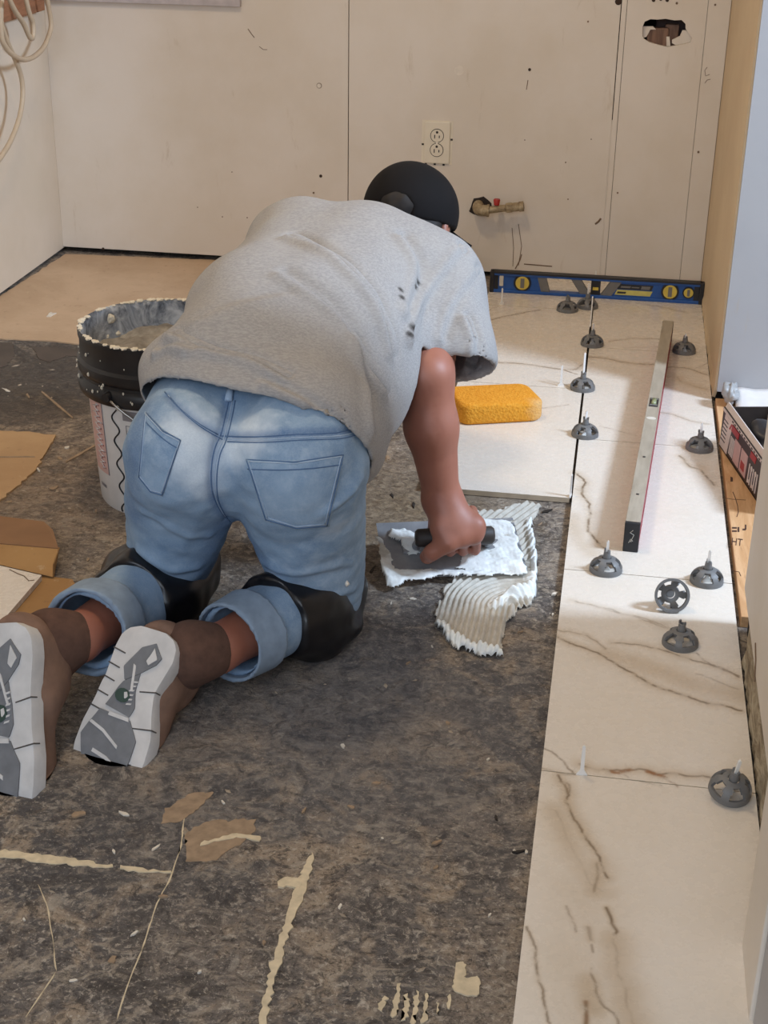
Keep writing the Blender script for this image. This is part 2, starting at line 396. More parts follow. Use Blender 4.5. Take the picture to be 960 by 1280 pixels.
# right wall beyond the opening, wall this side of it, post and threshold
wr = empty('wall_right', (.31, 1.9, 0)); tag(wr, kind='structure')
adopt(MB().box((.2915, 1.505, .03), (.41, YW+.012, 2.42)).build('plaster_face', M_TANWALL), wr)
adopt(MB().box((.296, 1.490, .035), (1.35, 1.505, 2.42)).build('end_face', M_WHITEWALL), wr)
adopt(MB().box((.41, 1.505, .0), (1.35, 1.60, 2.42)).build('return_wall', M_WHITEWALL), wr)
def ragged_strip(name, x, y0, y1, z0, z1, mat, parent, seed, n=60, depth=.01, rz=.02):
    rs = np.random.RandomState(seed); V = []; Fc = []; rows = 5
    for i in range(n+1):
        y = y0+(y1-y0)*i/n
        top = z1 + rz*(rs.rand()-.5)
        for k in range(rows):
            f = k/(rows-1)
            V.append((x - depth*(.3+rs.rand()*.7)*(1-f) + (0 if k < rows-1 else .004), y, z0+(top-z0)*f))
    for i in range(n):
        for k in range(rows-1): a = i*rows+k; Fc.append((a, a+1, a+rows+1, a+rows))
    me = mesh_pd(name, V, Fc); o = link(name, me, mat)
    md = o.modifiers.new('s', 'SOLIDIFY'); md.thickness = -.008; md.offset = 1
    return adopt(o, parent)
adopt(MB().box((.295, 1.52, 0), (.40, YW, .03)).build('wall_foot_gap', MATS['black_void']), wr)
ragged_strip('crumbled_plaster', .2925, 1.52, YW-.01, .012, .05, M_TANWALL, wr, 3, 40, .006, .03)
wn = empty('wall_near', (.35, .2, 0)); tag(wn, kind='structure')
adopt(MB().box((.2925, -.30, .075), (.42, .468, 2.42), bevel=.002).build('wall_panel', M_WALL), wn)
adopt(MB().box((.305, -.30, .0), (.42, .46, .08)).build('wall_foot_gap', MATS['black_void']), wn)
ragged_strip('crumbled_edge', .2955, -.29, .35, .006, .085, M_RAW, wn, 5, 50, .007, .03)
# paint flakes and cracks along that edge
for yy, zz in [(.24, .105)]:
    adopt(MB().tube([(.2918, yy, zz), (.2916, yy-.03, zz-.012), (.2918, yy-.05, zz-.035)], .0012, 5).build('crack', MATS['nail_hole']), wn)
# door casing nearest the camera: two vertical faces
px = atY(930, 1165, -.30)
dc = empty('trim_1', (px[0]+.03, -.4, 0)); tag(dc, kind='structure')
adopt(MB().box((px[0], -.42, .0), (px[0]+.12, -.30, 2.42), bevel=.003).build('casing', M_WALL), dc)
px2 = atY(951, 1215, -.42)
adopt(MB().box((px2[0], -.56, .0), (px2[0]+.14, -.42, 2.42), bevel=.003).build('stop_board', M_WHITEWALL), dc)

# ------------------------------------------------------------------ floor tiles: veins measured on the tile tops
def zl(pts, ox, oy, sc): return [atZ(ox+x/sc, oy+y/sc, TZ)[:2] for x, y in pts]
V_ = []   # (polyline, line width, strength, halo width, halo strength, rust)
def vein(pts, o, w=.0022, s=.8, hw=.0, hs=0.0, rust=0.0):
    L_ = np.array(zl(pts, *o)); L_ = resample(smooth_line(L_, 6), .004)
    rs = np.random.RandomState(len(V_)+11); j = np.cumsum(rs.normal(0, .0009, L_.shape), 0); j -= np.linspace(0, 1, len(L_))[:, None]*j[-1]
    V_.append((L_+j, w, s, hw, hs, rust))
a8 = (640, 660, 3.0); z4 = (640, 920, 3.554); b5 = (690, 560, 3.555); c2 = (700, 380, 4.364); l1 = (590, 330, 6.0); l7 = (600, 320, 2.667)
vein([(165, 405), (250, 440), (330, 470), (410, 520), (480, 560), (540, 590), (640, 625), (720, 655), (790, 665), (860, 685)], a8, .0026, .95, .012, .35)
vein([(165, 380), (240, 395), (310, 420), (350, 455)], a8, .002, .6, .01, .25)
vein([(375, 432), (440, 435), (520, 450), (580, 465), (640, 488), (720, 510), (780, 530), (850, 560)], a8, .0022, .8, .012, .3)
vein([(690, 470), (740, 510), (800, 535), (850, 555)], a8, .0022, .8)
vein([(220, 270), (330, 295), (420, 320), (500, 345), (590, 380)], a8, .002, .5, .01, .2)
vein([(350, 470), (520, 520), (680, 580), (860, 630)], a8, .001, .0, .030, .42)
vein([(690, 545), (770, 575), (850, 605)], a8, .002, .45)
vein([(120, 830), (160, 850), (200, 885), (235, 925)], a8, .002, .8)
vein([(110, 900), (180, 915), (230, 925)], a8, .002, .5, .008, .2)
vein([(250, 885), (330, 905), (420, 905), (480, 900), (540, 925), (600, 920), (660, 930), (755, 940)], a8, .0024, .75, .012, .35)
vein([(350, 905), (400, 916), (440, 905)], a8, .003, .5, .006, .3, .8)
vein([(510, 912), (545, 922), (580, 935)], a8, .0032, .5, .006, .3, .9)
vein([(560, 930), (600, 955), (620, 970)], a8, .002, .6, 0, 0, .4); vein([(420, 925), (480, 945), (560, 965)], a8, .0018, .45)
vein([(205, 175), (225, 200), (250, 235), (235, 285), (260, 350), (295, 420), (325, 465), (370, 530), (410, 590), (425, 630)], z4, .0022, .85, .012, .4)
vein([(215, 200), (255, 215), (248, 260)], z4, .002, .6); vein([(190, 330), (230, 420), (280, 540), (340, 640), (400, 690)], z4, .0015, .25, .022, .35)
vein([(375, 570), (380, 620), (365, 690)], z4, .0025, .5, .02, .45)
vein([(420, 765), (440, 820), (462, 855), (455, 882)], z4, .0024, .9, .008, .4); vein([(245, 760), (262, 795), (285, 870)], z4, .002, .6, .01, .25)
vein([(340, 850), (350, 905)], z4, .003, .45, .012, .4); vein([(355, 930), (360, 960)], z4, .002, .6)
vein([(450, 900), (470, 960), (480, 1050), (520, 1140), (540, 1280)], z4, .002, .3, .024, .5)
vein([(350, 1030), (370, 1100), (405, 1190), (460, 1240), (490, 1330)], z4, .002, .65, .008, .25); vein([(350, 1090), (355, 1160), (365, 1210)], z4, .001, 0, .022, .5)
vein([(325, 1185), (325, 1230), (332, 1290)], z4, .0028, .8, .008, .4, .3)
vein([(65, 850), (85, 930), (90, 1010), (110, 1110), (130, 1190), (165, 1290)], z4, .002, .75, .006, .2)
vein([(300, 700), (310, 900), (330, 1100), (340, 1290)], z4, .001, 0, .05, .22)
vein([(100, 110), (145, 150), (130, 185), (150, 250), (165, 310), (160, 350), (185, 400), (230, 445)], b5, .0028, .95, .012, .3)
vein([(105, 180), (130, 190)], b5, .002, .6); vein([(90, 300), (120, 400), (180, 470)], b5, .001, 0, .02, .3)
vein([(565, 35), (610, 80), (660, 95), (690, 130), (720, 165)], b5, .0026, .9, .01, .3); vein([(660, 80), (700, 130)], b5, .001, 0, .015, .3)
vein([(100, 680), (250, 715), (400, 755), (520, 800)], b5, .0018, .5, .01, .2)
vein([(215, 665), (300, 685), (380, 708), (415, 718)], c2, .002, .7); vein([(520, 590), (600, 600), (700, 630), (810, 655)], c2, .002, .6, .01, .2)
vein([(150, 290), (260, 300), (380, 320), (510, 330)], c2, .003, .85, .012, .3); vein([(590, 345), (690, 350), (770, 375), (800, 385)], c2, .003, .85, .01, .2)
vein([(270, 205), (400, 190), (540, 192)], c2, .0025, .7, .008, .2); vein([(340, 235), (540, 235)], c2, .002, .65); vein([(620, 190), (760, 215)], c2, .002, .5)
vein([(480, 5), (600, 25), (680, 45)], c2, .003, .7, .01, .2); vein([(640, 400), (690, 435), (800, 465)], c2, .002, .5, .015, .3); vein([(740, 350), (790, 330), (815, 320)], c2, .002, .5)
vein([(100, 430), (220, 400), (340, 380), (440, 355), (510, 345)], l1, .003, .85, .006, .2); vein([(120, 350), (180, 320), (250, 305)], l1, .0025, .5)
vein([(100, 730), (250, 740), (400, 750), (560, 775), (650, 790), (760, 790), (830, 750)], l1, .003, .85, .012, .25)
vein([(700, 795), (790, 825)], l1, .003, .9); vein([(680, 900), (740, 930)], l1, .002, .5); vein([(210, 507), (250, 503), (295, 495)], l7, .0022, .6)
vein([(-60, 500), (60, 520), (210, 507)], l7, .002, .5)
def make_tile(x0, x1, y0, y1, lab, tilt=0.0):
    st = .0016; nx, ny = int((x1-x0)/st)+1, int((y1-y0)/st)+1
    xs = np.linspace(x0, x1, nx+1); ys = np.linspace(y0, y1, ny+1); X, Y = np.meshgrid(xs, ys, indexing='ij')
    vv = np.zeros(X.shape); hh = np.zeros(X.shape); rr = np.zeros(X.shape)
    for L_, w, s, hw, hs, ru in V_:
        lo, hi = L_.min(0)-.07, L_.max(0)+.07
        if hi[0] < x0 or lo[0] > x1 or hi[1] < y0 or lo[1] > y1: continue
        i0, i1 = np.searchsorted(xs, [lo[0], hi[0]]); j0, j1 = np.searchsorted(ys, [lo[1], hi[1]])
        if i1 <= i0 or j1 <= j0: continue
        sl = (slice(i0, i1), slice(j0, j1)); D = dist_poly(X[sl], Y[sl], [tuple(p) for p in L_], False)
        vv[sl] = np.maximum(vv[sl], s*np.exp(-(D/(w*.85))**2))
        if hw: hh[sl] = np.maximum(hh[sl], 1.7*hs*np.exp(-(D/hw)**2))
        if ru: rr[sl] = np.maximum(rr[sl], ru*np.exp(-(D/(w*1.4))**2))
    n = (nx+1)*(ny+1); V = np.stack([X.ravel(), Y.ravel(), np.full(n, TZ)], 1)
    I = np.arange(n).reshape(nx+1, ny+1)
    Fc = np.stack([I[:-1, :-1], I[1:, :-1], I[1:, 1:], I[:-1, 1:]], -1).reshape(-1, 4)
    rim = list(I[:, 0]) + list(I[-1, 1:]) + list(I[-2::-1, -1]) + list(I[0, -2:0:-1])
    base = V[rim].copy(); base[:, 2] = .0015
    V = np.vstack([V, base]); m_ = len(rim); side = [(rim[k], n+k, n+(k+1) % m_, rim[(k+1) % m_]) for k in range(m_)]
    me = mesh_pd('tile', V, list(map(tuple, Fc)) + side + [tuple(range(n+m_-1, n-1, -1))])
    me.materials.append(M_TILE); me.materials.append(MATS['tile_side'])
    for name, a in (('vein', vv), ('halo', hh), ('rust', rr)): set_attr(me, name, np.concatenate([a.ravel(), np.zeros(m_)]))
    mi = np.zeros(len(me.polygons), np.int32); mi[len(Fc):] = 1; me.polygons.foreach_set('material_index', mi)
    o = link('tile', me); o['label'] = lab; return adopt(o, fl)
g = .0009
for k in range(-1, 4):
    y1 = (k+1)*LT-g if k < 3 else YW-.012
    make_tile(.003, TW+.003, k*LT+g, y1, 'cream porcelain floor tile with thin brown veins')
YL = .902
make_tile(-TW-.002, -.0022, YL, YL+LT-2*g, 'cream porcelain floor tile with the sponge on it')
make_tile(-TW-.002, -.0022, YL+LT, YL+2*LT-2*g, 'cream porcelain floor tile under the blue level')
make_tile(-TW-.002, -.0022, YL+2*LT, YW-.012, 'cut cream porcelain floor tile against the back wall')
# mortar bed squeezed under the tiles
plain('dark_mortar_gap', (58, 50, 44), .9, var=.3)
adopt(MB().box((-TW+.004, YL+.006, 0), (TW-.004, YW-.02, .0016)).build('thinset_layer', MATS['dark_mortar_gap']), fl)
adopt(MB().box((.008, -LT, 0), (TW-.004, YL+.02, .0016)).build('thinset_layer', MATS['dark_mortar_gap']), fl)
# ================================================================== FLOOR MARKS, PAPER, CARDBOARD
def rough_outline(poly, step=.006, amp=.0025, seed=1):
    if amp <= 0: return np.asarray(poly)
    per = np.linalg.norm(np.diff(np.vstack([poly, poly[:1]]), axis=0), axis=1).sum(); step = min(step, per/8)
    P = resample(np.vstack([poly, poly[:1]]), step)[:-1]; rs = np.random.RandomState(seed)
    return P + rs.normal(0, amp, P.shape)
def flat_piece(name, px, mat, z0=0.0, th=.0012, seed=1, step=.006, amp=.0025, zpx=0.0):
    amp = amp if amp < .0015 else .0015
    poly = np.array([atZ(x, y, zpx)[:2] for x, y in px]); P = rough_outline(poly, step, amp, seed)
    b = MB().prism(P, z0, z0+th); bmesh.ops.triangulate(b.bm, faces=[f for f in b.bm.faces if len(f.verts) > 4]); return b.build(name, mat)
def strip_px(pts, w):
    """outline of a streak along pixel points with half widths w"""
    n = len(pts); L_, R_ = [], []
    for i, (x, y) in enumerate(pts):
        a = pts[max(0, i-1)]; b = pts[min(n-1, i+1)]; d = nrm(A(b[0]-a[0], b[1]-a[1])); ww = w[i] if hasattr(w, '__len__') else w
        L_.append((x-d[1]*ww, y+d[0]*ww)); R_.append((x+d[1]*ww, y-d[0]*ww))
    return L_ + R_[::-1]
CF_ = MATS['cream_filler']; BP = MATS['brown_paper_scrap']
for k, (px, w) in enumerate([
    ([(-6, 1067), (20, 1069), (60, 1075), (100, 1079), (140, 1084)], [4, 4.5, 5, 3, 2]),
    ([(150, 1085), (180, 1089), (215, 1091)], [2, 2.2, 1.2]),
    ([(391, 1066), (384, 1090), (372, 1120), (362, 1150), (352, 1180), (342, 1215), (334, 1250), (327, 1285)], [2, 5, 7, 5, 4.5, 5, 5, 5]),
    ([(347, 1108), (358, 1104), (374, 1104)], [3, 6, 5])]):
    adopt(flat_piece('filler_streak', strip_px(px, w), CF_, th=.0013+.0004*k, seed=k+3, amp=.0013), fl)
for k, px in enumerate([
    [(234, 1040), (258, 1027), (318, 1024), (320, 1040), (300, 1055), (270, 1075), (232, 1078)],
    [(201, 1030), (206, 1012), (240, 992), (268, 991), (240, 1018), (226, 1028)]]):
    adopt(flat_piece('paper_residue', px, BP, th=.001, seed=k+20, amp=.002), fl)
adopt(flat_piece('paper_residue', strip_px([(250, 1057), (275, 1050), (298, 1045), (326, 1050)], [1.5, 2, 2.5, 3]), CF_, th=.002, seed=31, amp=.001), fl)
for k, (px, w) in enumerate([([(231, 1015), (226, 1060), (212, 1100), (196, 1130), (180, 1180), (162, 1225), (145, 1275)], .8), ([(48, 1105), (60, 1135), (66, 1175), (70, 1215)], .7), ([(70, 1215), (50, 1245), (30, 1275)], .6)]):
    adopt(flat_piece('floor_seam', strip_px(px, w), CF_, th=.0006, seed=k+50, step=.01, amp=.0004), fl)
# comb marks and a smear of old adhesive at the front
for k, (x0, y0, x1, y1, w) in enumerate([(481, 1246, 476, 1264, 2.4), (499, 1230, 491, 1272, 3), (509, 1243, 505, 1277, 3), (521, 1241, 515, 1282, 3), (533, 1242, 528, 1280, 2.2), (547, 1254, 545, 1270, 1.6), (562, 1243, 560, 1262, 1.8)]):
    adopt(flat_piece('adhesive_ridge', strip_px([(x0, y0), ((x0+x1)/2+1, (y0+y1)/2), (x1, y1)], [w*.6, w, w*.8]), CF_, th=.0016, seed=k+70, step=.004, amp=.0012), fl)
adopt(flat_piece('adhesive_smear', [(570, 1205), (578, 1202), (583, 1212), (581, 1225), (596, 1222), (601, 1228), (599, 1244), (585, 1246), (567, 1240), (568, 1222)], CF_, th=.002, seed=90, step=.004, amp=.001), fl)

fp = flat_piece('floor_paper', [(-12, 424), (58, 427), (97, 431), (140, 434), (300, 440), (470, 445), (500, 336), (82, 318.5), (-14, 380)], M_KRAFT, th=.003, seed=4, step=.02, amp=.003)
tag(fp, 'tan protective floor paper spread in the back corner behind the bucket', 'floor paper')
dp = flat_piece('plastic_patch', [(-10, 428), (16, 429), (18, 445), (8, 458), (-10, 462)], plain('brown_black_scrap', (70, 60, 53), .5, var=.3, scale=14), th=.001, seed=5); tag(dp, 'black torn scrap at the edge of the tan floor paper', 'scrap')
dp = flat_piece('plastic_patch', [(40, 433), (70, 435), (98, 437), (100, 446), (84, 445), (62, 453), (50, 450)], MATS['brown_black_scrap'], th=.001, seed=6); tag(dp, 'dark forked scrap on the floor left of the bucket collar', 'scrap')
cs = flat_piece('cardboard_sheet', [(-170, 530), (35, 542), (70, 546), (58, 566), (44, 590), (24, 608), (0, 628), (-60, 640), (-210, 628)], M_CARD2, th=.004, seed=8, step=.012, amp=.002)
tag(cs, 'torn pale cardboard sheet lying flat on the dark floor', 'cardboard')
adopt(flat_piece('crease', strip_px([(-30, 572), (20, 571), (44, 571)], .8), MATS['brown_paper_scrap'], z0=.004, th=.0006, seed=9, amp=.0003, zpx=.004), cs)
# opened cardboard carton with a veined tile lying on it
bx = empty('open_carton', tuple(atZ(30, 740, 0))); tag(bx, 'opened brown cardboard carton with folded flaps by the left knee', 'carton')
adopt(flat_piece('carton_floor', [(-190, 672), (52, 722), (95, 728), (88, 752), (60, 790), (-20, 800), (-230, 770)], M_CARD, th=.005, seed=10, step=.02, amp=.001), bx)
def sheet3(name, pts, mat, th=.004):
    V = [tuple(p) for p in pts]; n = nrm(np.cross(A(*V[1])-A(*V[0]), A(*V[2])-A(*V[0])))
    V2 = [tuple(A(*v)-n*th) for v in V]; k = len(V)
    Fc = [tuple(range(k)), tuple(range(2*k-1, k-1, -1))] + [(i, k+i, k+(i+1) % k, (i+1) % k) for i in range(k)]
    return link(name, mesh_pd(name, V+V2, Fc), mat)
T0, T1 = atZ(-150, 672, .016), atZ(52, 719, .016); td = nrm((T1-T0)*A(1, 1, 0)); tn = A(-td[1], td[0], 0)
f1 = [(T0-td*.03+tn*.014)*A(1, 1, 0)+A(0, 0, .0085), (T1+td*.012+tn*.014)*A(1, 1, 0)+A(0, 0, .0085), atZ(66, 705, .03), atZ(73, 685, .035), atZ(-180, 664, .04)]
adopt(sheet3('carton_flap', f1, M_CARD), bx)
f2 = [atZ(-180, 664, .041), atZ(73, 685, .036), atZ(66, 662, .03), atZ(55, 652, .022), atZ(-180, 622, .02)]
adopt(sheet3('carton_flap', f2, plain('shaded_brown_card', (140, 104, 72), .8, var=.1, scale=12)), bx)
tl = flat_piece('spare_tile', [(-150, 672), (52, 719), (-4, 784), (-215, 728)], M_TILE, z0=.006, th=.010, seed=11, step=.2, amp=0, zpx=.016)
tag(tl, 'spare cream tile lying on the opened cardboard carton', 'tile')
adopt(MB().tube([atZ(x, y, .0165) for x, y in [(12, 712), (22, 717), (30, 720), (36, 726), (43, 725)]], .0009, 5).build('vein', MATS['nail_hole']), tl)

# ------------------------------------------------------------------ chips of debris on the floor
LAND = [(590, 770, 'the combed mortar bed'), (40, 580, 'the pale cardboard sheet'), (30, 720, 'the opened carton'), (150, 900, 'the tucked right shoe'), (20, 960, 'the left shoe'), (370, 1150, 'the long upright filler streak'), (90, 1078, 'the level filler streak'), (270, 1050, 'the stuck brown paper residue'), (520, 1258, 'the comb ridges of old adhesive'), (650, 1020, 'the veined tile row'), (160, 560, 'the mortar bucket'), (490, 560, 'the right arm'), (400, 880, 'the right knee pad'), (60, 395, 'the tan floor paper')]
CHIP = [(428, 933, 7, 'w'), (279, 1004, 5, 'w'), (155, 1018, 13, 'w'), (97, 1020, 17, 'b'), (195, 1060, 11, 'w'), (142, 1065, 6, 'w'), (168, 1168, 9, 'w'), (92, 1226, 9, 'w'), (140, 1201, 14, 'b'), (205, 1122, 9, 'b'),
        (620, 1023, 11, 'd'), (648, 1066, 13, 'd'), (643, 1064, 5, 'w'), (658, 1066, 5, 'w'), (478, 1048, 4, 'w'), (545, 1055, 10, 'b'), (250, 1216, 5, 'w'), (425, 1134, 8, 'w'), (545, 1085, 6, 'b'), (612, 1145, 6, 'w'),
        (516, 749, 6, 'w'), (489, 754, 3, 'w'), (694, 743, 8, 'w'), (691, 769, 5, 'w'), (650, 791, 5, 'b'), (540, 809, 3, 'w'), (510, 830, 5, 'b'), (466, 712, 11, 'd'), (455, 705, 6, 'd'),
        (485, 573, 9, 'b'), (494, 503, 4, 'w'), (498, 480, 5, 'w'), (490, 620, 6, 'd'), (517, 632, 7, 'd'), (682, 640, 12, 'd'), (676, 655, 6, 'b'), (440, 1010, 9, 'b'), (380, 1015, 8, 'b'),
        (68, 610, 9, 'b'), (48, 588, 6, 'w'), (12, 628, 8, 'b'), (75, 573, 7, 'b'), (84, 560, 5, 'w'), (45, 665, 6, 'w'), (120, 640, 6, 'b'), (110, 700, 6, 'b'), (118, 512, 7, 'b'), (8, 488, 8, 'w'), (35, 495, 7, 'b'), (64, 395, 9, 'w'), (30, 1150, 5, 'w'), (330, 1180, 6, 'b'), (610, 950, 5, 'w'), (560, 905, 6, 'b'), (470, 980, 9, 'b')]
NEAR = {'w': ('mortar_chip', 'pale dried mortar chip on the floor near ', 'white_chip', 'pale mortar chips on the floor'), 'b': ('paper_flake', 'brown torn paper flake on the floor near ', 'brown_paper_scrap', 'brown paper flakes on the floor'), 'd': ('dark_flake', 'small black flake of floor lining near ', 'dark_chip', 'black flakes on the floor')}
for i, (x, y, r, k) in enumerate(CHIP):
    rs = np.random.RandomState(100+i); n = 9
    an = np.linspace(0, 2*math.pi, n, endpoint=False)+rs.rand(n)*.4; rad = r*.5*(.55+rs.rand(n)*.75); st = .35+rs.rand()*.4; ro = rs.rand()*math.pi
    pts = []
    for a_, q in zip(an, rad):
        u, v = q*math.cos(a_)*1.3, q*math.sin(a_)*st; pts.append((x+u*math.cos(ro)-v*math.sin(ro), y+.7*(u*math.sin(ro)+v*math.cos(ro))))
    nm, lab, mt, gr = NEAR[k]; z0 = .003 if (x, y) == (64, 395) else 0.0
    tag(flat_piece(nm, pts, MATS[mt], z0=z0, th=.0012+.002*rs.rand(), seed=i, step=.05, amp=0), lab + min(LAND, key=lambda q: (q[0]-x)**2+(q[1]-y)**2)[2], 'debris', gr)
for k, (px, lab) in enumerate([([(52, 490), (72, 507), (91, 523)], 'long pale wood sliver between the bucket and the floor paper'), ([(82, 578), (100, 568), (121, 556)], 'long pale wood sliver pointing at the bucket base')]):
    tag(flat_piece('wood_sliver', strip_px(px, [.9, 1.3, .8]), MATS['brown_paper_scrap'], th=.002, seed=k, amp=0), lab, 'sliver')
# fine crumbs nobody could count
# no crumbs under what lies, stands or kneels on the floor
KEEP_CLEAR = [[atZ(x_, y_)[:2] for x_, y_ in pg] for pg in (
    [(-175, 526), (35, 539), (76, 543), (62, 568), (46, 595), (26, 613), (0, 634), (-60, 646), (-215, 634)], [(-195, 610), (60, 645), (80, 690), (100, 725), (92, 755), (62, 795), (-20, 806), (-240, 776)],
    [(-20, 420), (300, 436), (475, 442), (505, 330), (82, 314), (-20, 370)], [(470, 640), (560, 618), (680, 625), (678, 760), (632, 830), (540, 800), (536, 765), (474, 760)])]
KEEP_ROUND = [(-.765, .818, .145), (-.370, .350, .11), (-.622, .345, .11), (-.56, -.02, .14), (-.69, -.10, .14), (-.69, -.17, .09), (-.40, .26, .10), (-.64, .24, .10), (-.48, .98, .10)]
rs = np.random.RandomState(5); V, Fc = [], []
for i in range(1000):
    x, y = rs.uniform(-1.5, -.02), rs.uniform(-.62, 1.5)
    if x > -.30 and y > .88: continue
    if rs.rand() < .35: x, y = rs.normal(-1.0, .18), rs.normal(.8, .35)
    if any(inpoly(np.array([x]), np.array([y]), pg)[0] for pg in KEEP_CLEAR) or any((x-cx)**2+(y-cy)**2 < r*r for cx, cy, r in KEEP_ROUND): continue
    s = rs.gamma(1.6, .0009); e = rs.uniform(1, 2.6); a_ = rs.rand()*math.pi; h = min(s, .002); k0 = len(V)
    for dx, dy in ((-1, 0), (0, -1), (1, 0), (0, 1)):
        u, v = dx*s*e, dy*s; V.append((x+u*math.cos(a_)-v*math.sin(a_), y+u*math.sin(a_)+v*math.cos(a_), 0))
    V.append((x, y, h)); Fc += [(k0+j, k0+(j+1) % 4, k0+4) for j in range(4)]
cr = link('floor_crumbs', mesh_pd('floor_crumbs', V, Fc), plain('crumb', (150, 136, 118), .85, var=.4, scale=9)); tag(cr, 'fine scattered crumbs of dry mortar and paper on the floor', 'crumbs', kind='stuff')

# ================================================================== BUCKET
def make_bucket():
    C0 = A(-.765, .818, 0); H = .335
    root = empty('mortar_bucket', tuple(C0)); root.scale = (1, 1, H/.358); tag(root, 'white plastic bucket with black collar, half full of grey mortar', 'bucket')
    plain('bucket_white', (214, 210, 206), .42, var=.04); plain('bucket_black', (26, 25, 27), .4, var=.3, scale=25)
    rb = lambda z: .1325 + .0165*z/.358
    t = NT('bucket_inside', .6); n = t.noise(18, 7, .7, .8); t.color(t.ramp(n, [(.36, srgb(34, 34, 38)), (.46, srgb(112, 116, 122)), (.62, srgb(186, 188, 190))])); t.bump(n, .5, .004)
    b = MB(); b.lathe([(.122, .004), (.1305, .0), (.1325, .004), (rb(.12), .12), (rb(.25), .25), (rb(.25)-.003, .252), (rb(.25)-.004, .25), (.126, .01), (.122, .008)], seg=64, cap=(True, True)); b.build('pail', MATS['bucket_white'], root, angle=40)
    b = MB(); pr = [(rb(.235), .236), (.1575, .238), (.1595, .246), (.1595, .262), (.156, .267), (.1530, .270), (.1530, .276), (.1575, .280), (.1590, .286), (.1585, .300), (.1535, .306), (.1525, .340), (.1545, .346), (.1545, .356), (.1520, .359)]
    b.lathe(pr, seg=64, cap=(False, False)); b.build('collar', MATS['bucket_black'], root, angle=35)
    b = MB(); b.lathe([(.1520, .359), (.1480, .357), (.1455, .345), (.143, .28), (.141, .24)], seg=64, cap=(False, False)); b.build('inner_wall', t.m, root, smooth=True)
    # dried mortar crust on the rim and collar
    b = MB(); rs = np.random.RandomState(3)
    for i in range(130):
        a_ = rs.rand()*2*math.pi; s = rs.uniform(.0015, .005); p = Vector(((.1505+rs.normal(0, .0015))*math.cos(a_), (.1505+rs.normal(0, .0015))*math.sin(a_), .3585))
        r = bmesh.ops.create_icosphere(b.bm, subdivisions=1, radius=1)
        for v in r['verts']: v.co = Vector((v.co.x*s*1.6, v.co.y*s*1.6, v.co.z*s*.7))*(.8+.4*rs.rand()) + p
    for i in range(46):
        a_ = rs.uniform(math.pi*.9, math.pi*1.95); z = rs.uniform(.238, .35); s = rs.uniform(.0008, .0035); R_ = .1605 if z < .265 else .1545 if z > .305 else .159
        p = Vector((R_*math.cos(a_), R_*math.sin(a_), z)); r = bmesh.ops.create_icosphere(b.bm, subdivisions=1, radius=1)
        for v in r['verts']: v.co = Vector((v.co.x*s, v.co.y*s, v.co.z*s*1.8)) + p
    for (aa, z, s) in [(2.62, .335, .010), (2.52, .30, .006), (2.7, .30, .005)]:
        p = Vector((.1465*math.cos(aa), .1465*math.sin(aa), z)); r = bmesh.ops.create_icosphere(b.bm, subdivisions=2, radius=1)
        for v in r['verts']: v.co = v.co*s*(.8+.4*rs.rand()) + p
    o = b.build('dried_mortar', plain('dried_mortar', (214, 204, 184), .85, var=.12, scale=120), root); o['kind'] = 'stuff'
    # bail: wire from the ear on the near left side hanging across the front
    ea = math.radians(248); eb = ea + math.pi; pts = []
    P0 = A(.161*math.cos(ea), .161*math.sin(ea), .258); P1 = A(.161*math.cos(eb), .161*math.sin(eb), .258)
    ax = nrm(P1-P0); side = A(math.cos(ea+math.pi/2), math.sin(ea+math.pi/2), 0)
    for k in range(25):
        f = k/24*math.pi; pts.append((P0+P1)/2 - ax*.163*math.cos(f) + (side*.62 + A(0, 0, -.60))*.178*math.sin(f) + side*.03*math.sin(f))
    plain('galvanised_wire', (168, 166, 162), .35, 1.0)
    b = MB(); b.tube(pts, .0023, 8); b.build('bail', MATS['galvanised_wire'], root, smooth=True)
    for e in (P0, P1):
        b = MB(); d = nrm(A(e[0], e[1], 0)); b.cyl(e-d*.006, e+d*.006, .010, .008, 18); b.build('bail_ear', MATS['bucket_black'], root, angle=35)
    # printed label wrapped on the pail
    def wrap(a_, z, off=.0006): r = rb(z)+off; return (r*math.cos(a_), r*math.sin(a_), z)
    def patch(name, a0, a1, z0, z1, mat, off=.0005, n=10):
        V, Fc = [], []
        for i in range(n+1):
            for j in range(n+1): V.append(wrap(a0+(a1-a0)*i/n, z0+(z1-z0)*j/n, off))
        for i in range(n):
            for j in range(n): q = i*(n+1)+j; Fc.append((q, q+n+1, q+n+2, q+1))
        o = link(name, mesh_pd(name, V, Fc, True), mat, root); return o
    def squiggle(name, uv, r, mat, off=.0006):
        b = MB(); b.tube([wrap(a_, z, off) for a_, z in uv], r, 6); return b.build(name, mat, root, smooth=True)
    ap = lambda d: math.radians(d)
    plain('print_pink', (206, 168, 160), .45, var=.05); plain('print_black', (28, 27, 30), .45, var=.05); plain('print_grey', (128, 124, 126), .5, var=.05); plain('print_red', (150, 60, 56), .5, var=.1)
    patch('label_panel', ap(209), ap(233), .075, .232, MATS['print_pink'])
    squiggle('label_border', [(ap(233), .232-.157*k/20) for k in range(21)], .0007, MATS['print_grey'])
    uv = [(ap(224 + 4.5*math.sin(k*.9) + (3 if k % 9 == 4 else 0)), .085+.14*k/80 + .002*math.sin(k*1.8)) for k in range(81)]
    squiggle('label_script', uv, .0009, MATS['bucket_white'], .0011)
    squiggle('label_script', [(a_+.022, z-.001) for a_, z in uv], .0005, MATS['print_red'], .0008)
    squiggle('label_wave', [(ap(247 + 3.0*math.sin(k*.42+1.2)), .236-.232*k/70) for k in range(71)], .0016, MATS['print_black'])
    patch('label_text_block', ap(254), ap(275), .207, .228, MATS['print_grey'])
